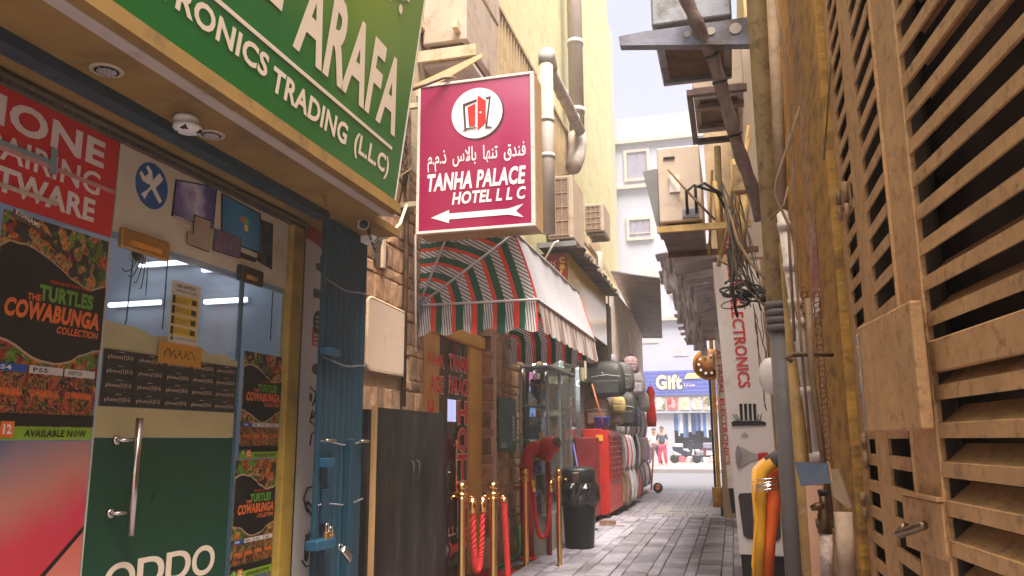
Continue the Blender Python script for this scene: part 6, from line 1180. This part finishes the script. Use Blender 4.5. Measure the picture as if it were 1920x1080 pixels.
# --- round amber sign, post and tin
t = thing('round_amber_sign', 'round amber disc sign with white marks projecting at the far right', 'sign', (0, 14.3, 2.4)); c_ = atY(1328, 683, 14.2); rr0 = .27
MB().lathe([(rr0, 0), (rr0, .07)], c_, (.15, 1, 0), 32).build('rim', M('amber_rim', (.55, .22, .04), .4), t); MB().lathe([(rr0*.84, -.004), (.01, -.006)], c_, (.15, 1, 0), 32).build('face', M('amber_face', (.30, .12, .03), .5, var=.3), t)
b = MB(); 
for k in range(10): a = k*.63; b.box(c_.x+.16*math.cos(a)-.02, c_.x+.16*math.cos(a)+.02, c_.y-.03, c_.y-.02, c_.z+.16*math.sin(a)-.02, c_.z+.16*math.sin(a)+.02)
b.build('white_mark', signwhite, t); MB().box(c_.x+.08, c_.x+.30, c_.y-.04, c_.y-.005, c_.z-.10, c_.z+.15).build('centre_plate', M('amber_dark', (.14, .09, .07), .5), t)
t = thing('amber_post', 'slim amber and black post standing in a rusty tin at the far right', 'post', (0, 16.5, 0)); c_ = atY(1349, 936, 16.8); MB().box(c_.x-.04, c_.x+.04, 16.78, 16.86, .0, 3.3).build('post', M('post_amber', (.42, .22, .05), .5, var=.4, scale=4), t); MB().box(c_.x-.09, c_.x-.045, 16.78, 16.84, .0, 2.6).build('dark_edge', black, t)
t = thing('rusty_tin', 'rusty amber oil tin at the foot of the far right post', 'tin', (c_.x, 16.6, 0)); MB().lathe([(.12, 0), (.125, .01), (.125, .37), (.12, .38), (.11, .37)], (c_.x, 16.55, 0), k=20).build('tin', M('tin_amber', (.36, .18, .05), .5, .4, var=.4, scale=6), t)
t = MB(); t.prism([(-.28, 14.6, .0), (.0, 14.2, .0), (-.28, 14.75, .14)], (0, .05, .02)); tag(t.build('black_wedge', black), 'small black wedge lying by the base of the rear white sign', 'wedge')
# --- tattered right canopy
tc = thing('torn_tin_awning', 'torn grey tin and plastic awning hanging above the rear electronics sign', 'awning', (-.3, 10, 2.8)); r = random.Random(12)
A0 = Vector((-.62, 7.5, 3.02)); A1 = Vector((-.10, 7.5, 3.1)); B0 = Vector((-.66, 13.4, 2.86)); B1 = Vector((-.1, 13.4, 2.9)); n = 22
tm_ = M('torn_tin', (.46, .42, .42), .45, .25, var=.4, scale=5, bump=.3, dirt=(.10, .08, .07))
for i in range(n):
    e0 = r.uniform(-.05, .05); b = MB(); p0, p1 = A0.lerp(B0, i/n)+VX*e0, A1.lerp(B1, i/n); q0, q1 = A0.lerp(B0, (i+.96)/n)+VX*e0, A1.lerp(B1, (i+.96)/n); dz = Vector((0, 0, .03*(i % 2)))
    b.prism([p0+dz, p1+dz, q1, q0], (0, 0, .01)); b.build('tin_strip', tm_, tc)
pl_ = M('plastic_sheet', (.50, .46, .48), .15, var=.4, scale=8, bump=.6, spec=.8)
for k in range(9):
    b = MB(); y = 7.6+k*.62; x = -.56+.07*(k % 3); nseg = 4; V = []
    for i in range(nseg+1):
        for j in range(5): V.append((x+.11*j/4*1.0+.006*math.sin(i*2+k), y+.014*math.sin(j*2.2+i)+r.uniform(-.006, .006), 3.0-.03*k*.62-.075*i+r.uniform(-.01, .01)))
    b.add(V, [(i*5+j, i*5+j+1, (i+1)*5+j+1, (i+1)*5+j) for i in range(nseg) for j in range(4)]); b.build('plastic_strip', pl_ if k % 3 else tm_, tc)
MB().box(-.1, -.06, 7.5, 13.4, 2.62, 3.05).build('side_board', M('side_grey', (.58, .54, .54), .6, var=.15), tc)
MB().prism([atY(1262, 498, 7.4), atY(1345, 482, 7.4), atY(1345, 500, 7.4), atY(1270, 515, 7.4)], (0, .05, 0)).build('front_fascia', M('fascia_grey', (.22, .18, .18), .5), tc)
# --- right air conditioners
a = atY(1231, 278, 6.2); c = atY(1318, 421, 6.2)
ba = ac_unit(a.x, c.x, 6.2, 7.1, c.z+.04, a.z, 'large cream air conditioner on the right with copper pipes at its valves', 'none', M('ac_cream', (.56, .45, .36), .5, var=.08, bump=.04, dirt=(.35, .24, .16), dscale=5, damt=.3))
MB().box(a.x+.05, a.x+.14, 6.19, 6.198, a.z-.10, a.z-.085).build('slot_handle', black, ba); MB().box(a.x+.09, a.x+.17, 6.19, 6.198, c.z+.28, c.z+.42).build('rating_label', signwhite, ba); MB().box(a.x+.18, c.x-.02, 6.185, 6.198, c.z+.06, c.z+.13).build('valve_plate', steel, ba)
b = MB(); b.tube([(a.x+.22, 6.15, c.z+.08), (a.x+.22, 6.12, c.z+.25), (a.x+.28, 6.12, c.z+.3), (a.x+.45, 6.2, c.z+.25), (a.x+.55, 6.3, c.z+.05)], .012, 8).tube([(a.x+.29, 6.15, c.z+.08), (a.x+.29, 6.12, c.z+.28), (a.x+.36, 6.12, c.z+.31), (a.x+.5, 6.2, c.z+.22)], .012, 8); b.build('valve_pipe', cable, ba)
MB().tube([atY(1253, 318, 6.16), atY(1290, 360, 6.12), atY(1340, 412, 6.1)], .010, 8).build('drain_hose', cablebrown, ba)
t = thing('ac_bracket', 'rusty angle iron bracket carrying the large cream air conditioner', 'bracket', (c.x, 6.2, c.z)); MB().box(a.x-.02, .22, 6.16, 6.20, c.z-.05, c.z+.0).build('arm', M('bracket_ochre', (.45, .29, .11), .7, .2, var=.4, scale=8), t); MB().box(a.x, .3, 7.05, 7.09, c.z-.05, c.z).build('arm', rust, t)
MB().box(a.x, c.x, 6.21, 7.04, c.z-.012, c.z+.0).build('tray', M('tray_brown', (.17, .11, .09), .5, .4, var=.4), t)
for j in range(2): MB().tube([(c.x+.10+.08*j, 6.15, c.z-.35), (.25, 6.15, c.z+.65+.1*j)], .018, 6).build('brace', MATS['bracket_ochre'], t)
MB().prism([atY(1205, 322, 7.0), atY(1232, 316, 7.0), atY(1236, 425, 7.0), atY(1231, 425, 7.0)], (0, .5, 0)).build('x', greypaint); o = bpy.data.objects['x']; o.name = 'tilted_board'; tag(o, 'dark grey tilted board behind the large cream air conditioner', 'board')
a = atY(1290, 140, 6.6); c = atY(1395, 152, 6.6); zb = c.z
u2 = ac_unit(a.x+.03, c.x, 6.65, 7.7, zb+.0, zb+.6, 'brown bottomed air conditioner in an angle iron cradle above the large cream one', 'none')
t = thing('ac_cradle', 'dark angle iron cradle under the upper right air conditioner', 'bracket', (a.x, 6.6, zb)); b = MB(); dkm = M('cradle_dark', (.10, .06, .05), .6, .4, var=.4)
MB().box(a.x-.02, c.x+.02, 6.58, 6.64, zb-.08, zb-.03).build('rail', dkm, t); MB().box(a.x-.02, c.x+.02, 7.75, 7.81, zb-.08, zb-.03).build('rail', dkm, t); MB().box(a.x-.02, a.x+.03, 6.65, 7.74, zb-.08, zb-.03).build('rail', dkm, t)
for y in (6.9, 7.4): MB().box(a.x+.06, c.x, y, y+.08, zb-.075, zb-.035).build('cross_slat', MATS['tray_brown'], t)
# near grey bracket at the top
Yb = 4.1; a = atY(1160, 75, Yb); c = atY(1452, 78, Yb); d = atY(1452, 14, Yb)
t = thing('steel_arm_bracket', 'large blue grey pressed steel bracket with round holes across the top right', 'bracket', (c.x, Yb, c.z)); sg2 = M('bracket_steel', (.22, .22, .26), .45, .5, var=.2, dirt=(.1, .07, .05))
pts = [atY(*p, Yb) for p in ((1160, 70), (1162, 85), (1456, 82), (1450, 12), (1404, 22), (1400, 32), (1215, 58))]
MB().prism(pts, (0, .006, 0)).build('arm', sg2, t); MB().prism([pts[0], pts[6], pts[6]+Vector((0, .06, 0)), pts[0]+Vector((0, .06, 0))], (0, 0, .005)).build('flange', steel, t)
MB().prism([pts[1]+Vector((0, .007, 0)), pts[2]+Vector((0, .007, 0)), pts[2]+Vector((0, .06, 0)), pts[1]+Vector((0, .06, 0))], (0, 0, .004)).build('flange', sg2, t)
for (px, py, r_, mm) in ((1379, 53, .031, 0), (1333, 58, .022, 0), (1289, 64, .017, 0), (1440, 32, .012, 1), (1443, 68, .012, 1), (1441, 50, .007, 1)):
    p = atY(px, py, Yb-.004); b = MB(); b.prism([p+Vector((r_*math.cos(x_), 0, r_*math.sin(x_))) for x_ in [i*math.pi/12 for i in range(24)]], (0, -.002, 0)); b.build('punched_hole' if not mm else 'bolt_head', M('hole_light', (.5, .42, .36), .8, bump=0) if not mm else black, t)
a = atY(1219, 60, Yb); z_ = atY(1250, 40, Yb).z
ac_unit(a.x, .12, Yb+.12, Yb+.95, z_+.05, z_+.6, 'grey bottomed air conditioner resting on the near steel bracket at the top edge', 'none', steel)
# diagonal sleeve hose
hp = [atY(1283, -10, 4.0), atY(1305, 40, 4.05), atY(1338, 110, 4.2), atY(1360, 190, 4.3), atY(1385, 280, 4.4), atY(1410, 350, 4.5), atY(1430, 425, 4.6)]
t = thing('insulated_hose', 'brown wrapped refrigerant hose sweeping diagonally across the upper right', 'hose', hp[-1]); H2 = []
for i in range(len(hp)-1): H2 += [hp[i].lerp(hp[i+1], j/6) for j in range(6)]
MB().tube(H2, [.036+.003*math.sin(i*1.3) for i in range(len(H2))], 12).build('wrap', M('hose_wrap', (.24, .165, .14), .85, var=.35, scale=14, bump=.6, bscale=60), t)
b = MB()
for i in (11, 15, 22): MB().lathe([(.042, 0), (.042, .015)], H2[i], H2[i+1]-H2[i], 12).build('tie_band', cable, t)
# frames, boxes and cable tangle between the units and the signs
for i, (A_, B_, Y, r_, mt) in enumerate((((1340, 340), (1352, 480), 6.8, .022, 'bracket_ochre'), ((1385, 280), (1350, 470), 6.4, .02, 'bracket_ochre'), ((1345, 275), (1350, 420), 7.1, .03, 'pale_ochre'), ((1375, 300), (1395, 480), 6.3, .03, 'bracket_ochre'), ((1400, 350), (1385, 500), 6.0, .035, 'bracket_ochre'), ((1335, 320), (1330, 480), 7.0, .012, 'bracket_ochre'))):
    tag(MB().tube([atY(*A_, Y), atY(*B_, Y)], r_, 8).build('rusty_strut', MATS[mt]), ['upright ochre strut at the right end of the large cream air conditioner', 'strut slanting left down to the air conditioner bracket arm', 'pale thick strut behind the bracket tangle beside the air conditioner', 'strut slanting right down from the junction box', 'thickest strut crossing in front near the cable knot', 'thinnest upright rod beside the large cream air conditioner'][i], 'strut', 'rusty struts beside the large air conditioner')
p = atY(1388, 330, 5.6); t = thing('junction_box', 'speckled ochre junction box hanging among the struts', 'junction box', p); MB().box(p.x-.05, p.x+.05, 5.6, 5.7, p.z-.11, p.z+.10).build('box', MATS['pipe_mustard'], t, bevel=.01)
rr = random.Random(21)
for i in range(22):
    a = atY(rr.uniform(1350, 1385), rr.uniform(330, 500), 5.8); c = atY(rr.uniform(1368, 1440), rr.uniform(520, 600), rr.uniform(5.0, 5.8)); m_ = a.lerp(c, .5)+Vector((rr.uniform(-.06, .06), rr.uniform(-.1, .1), rr.uniform(-.10, .05)))
    cab('tangled_cable', 'loose cable in the dark knot above the nearer white sign', [a, a.lerp(m_, .5)+VZ*.02, m_, m_.lerp(c, .5)-VZ*.03, c], rr.choice((.004, .006, .008, .011)), rr.choice((cable, cable, cablebrown)), 'cable', 5, 'cable knot above the nearer white sign')
for i in range(6):
    x = 1388+rr.uniform(0, 55); cab('drooping_cable', 'cable drooping down in front of the nearer white sign', wob(atY(x, 560+rr.uniform(0, 40), 5.4), atY(x+rr.uniform(5, 30), 690+rr.uniform(0, 90), 5.4), .008, 9, i), .0035, cablebrown, 'cable', 5, 'cables drooping over the nearer white sign')
b = MB(); p = atY(1405, 560, 5.5)
for i in range(16):
    q = p+Vector((rr.uniform(-.09, .12), rr.uniform(-.06, .06), rr.uniform(-.05, .06))); ra = rr.uniform(.03, .09); t1 = rr.uniform(-.6, .6); f0 = rr.uniform(0, 6)
    b.tube([q+Vector((ra*1.5*math.cos(f0+a*.35), ra*.6*math.sin(f0+a*.35), ra*.7*math.sin(f0+a*.35+t1)+.003*a)) for a in range(16)], rr.uniform(.004, .010), 6)
tag(b.build('cable_knot', cable), 'thick dark knot of coiled cable above the nearer white sign', 'cable coil')
p = atY(1445, 705, 5.0); t = thing('white_wall_box', 'rounded white plastic box behind the thick grey downpipe', 'meter box', p); MB().ball(p, .07, .05, .11, 16, 10).build('cover', signwhite, t)
# --- litter and stains on the paving
lt = random.Random(31); lm = [M('litter_white', (.7, .68, .64), .6, bump=0), M('litter_brown', (.14, .09, .05), .8, bump=0), M('litter_grey', (.3, .3, .32), .6, bump=0)]
b = MB()
for i in range(70):
    x = lt.uniform(-2.1, .1); y = lt.uniform(7.4, 18); s = lt.uniform(.008, .028); a = lt.uniform(0, 3); b.m = lt.choice((0, 0, 1, 1, 2)); b.quad(*[(x+s*math.cos(a+k*1.57)*lt.uniform(.6, 1.2), y+s*math.sin(a+k*1.57)*lt.uniform(.6, 1.6), .006+lt.uniform(0, .006)) for k in range(4)])
tag(b.build('litter', lm, kind='stuff'), 'scraps of litter scattered over the alley paving', 'litter')
p = atZ(1145, 998, .01); b = MB(); b.prism([p, p+Vector((.16, .02, .01)), p+Vector((.18, .14, .03)), p+Vector((.03, .10, .0))], (0, 0, .004)); tag(b.build('paper_scrap', lm[0]), 'crumpled white paper scrap on the paving right of the litter bin', 'paper')
# --- air
hz = M('haze_air', (.5, .5, .5)) if 0 else None
hm = bpy.data.materials.new('haze'); hm.use_nodes = True; hn = hm.node_tree.nodes; hn.remove(hn['Principled BSDF']); pv = hn.new('ShaderNodeVolumePrincipled')
pv.inputs['Color'].default_value = (1, .95, .90, 1); pv.inputs['Density'].default_value = .004; pv.inputs['Anisotropy'].default_value = .2; hm.node_tree.links.new(pv.outputs[0], hn['Material Output'].inputs['Volume'])
MB().box(-130, 130, -60, 230, -1.4, 28).build('haze', hm, kind='stuff')
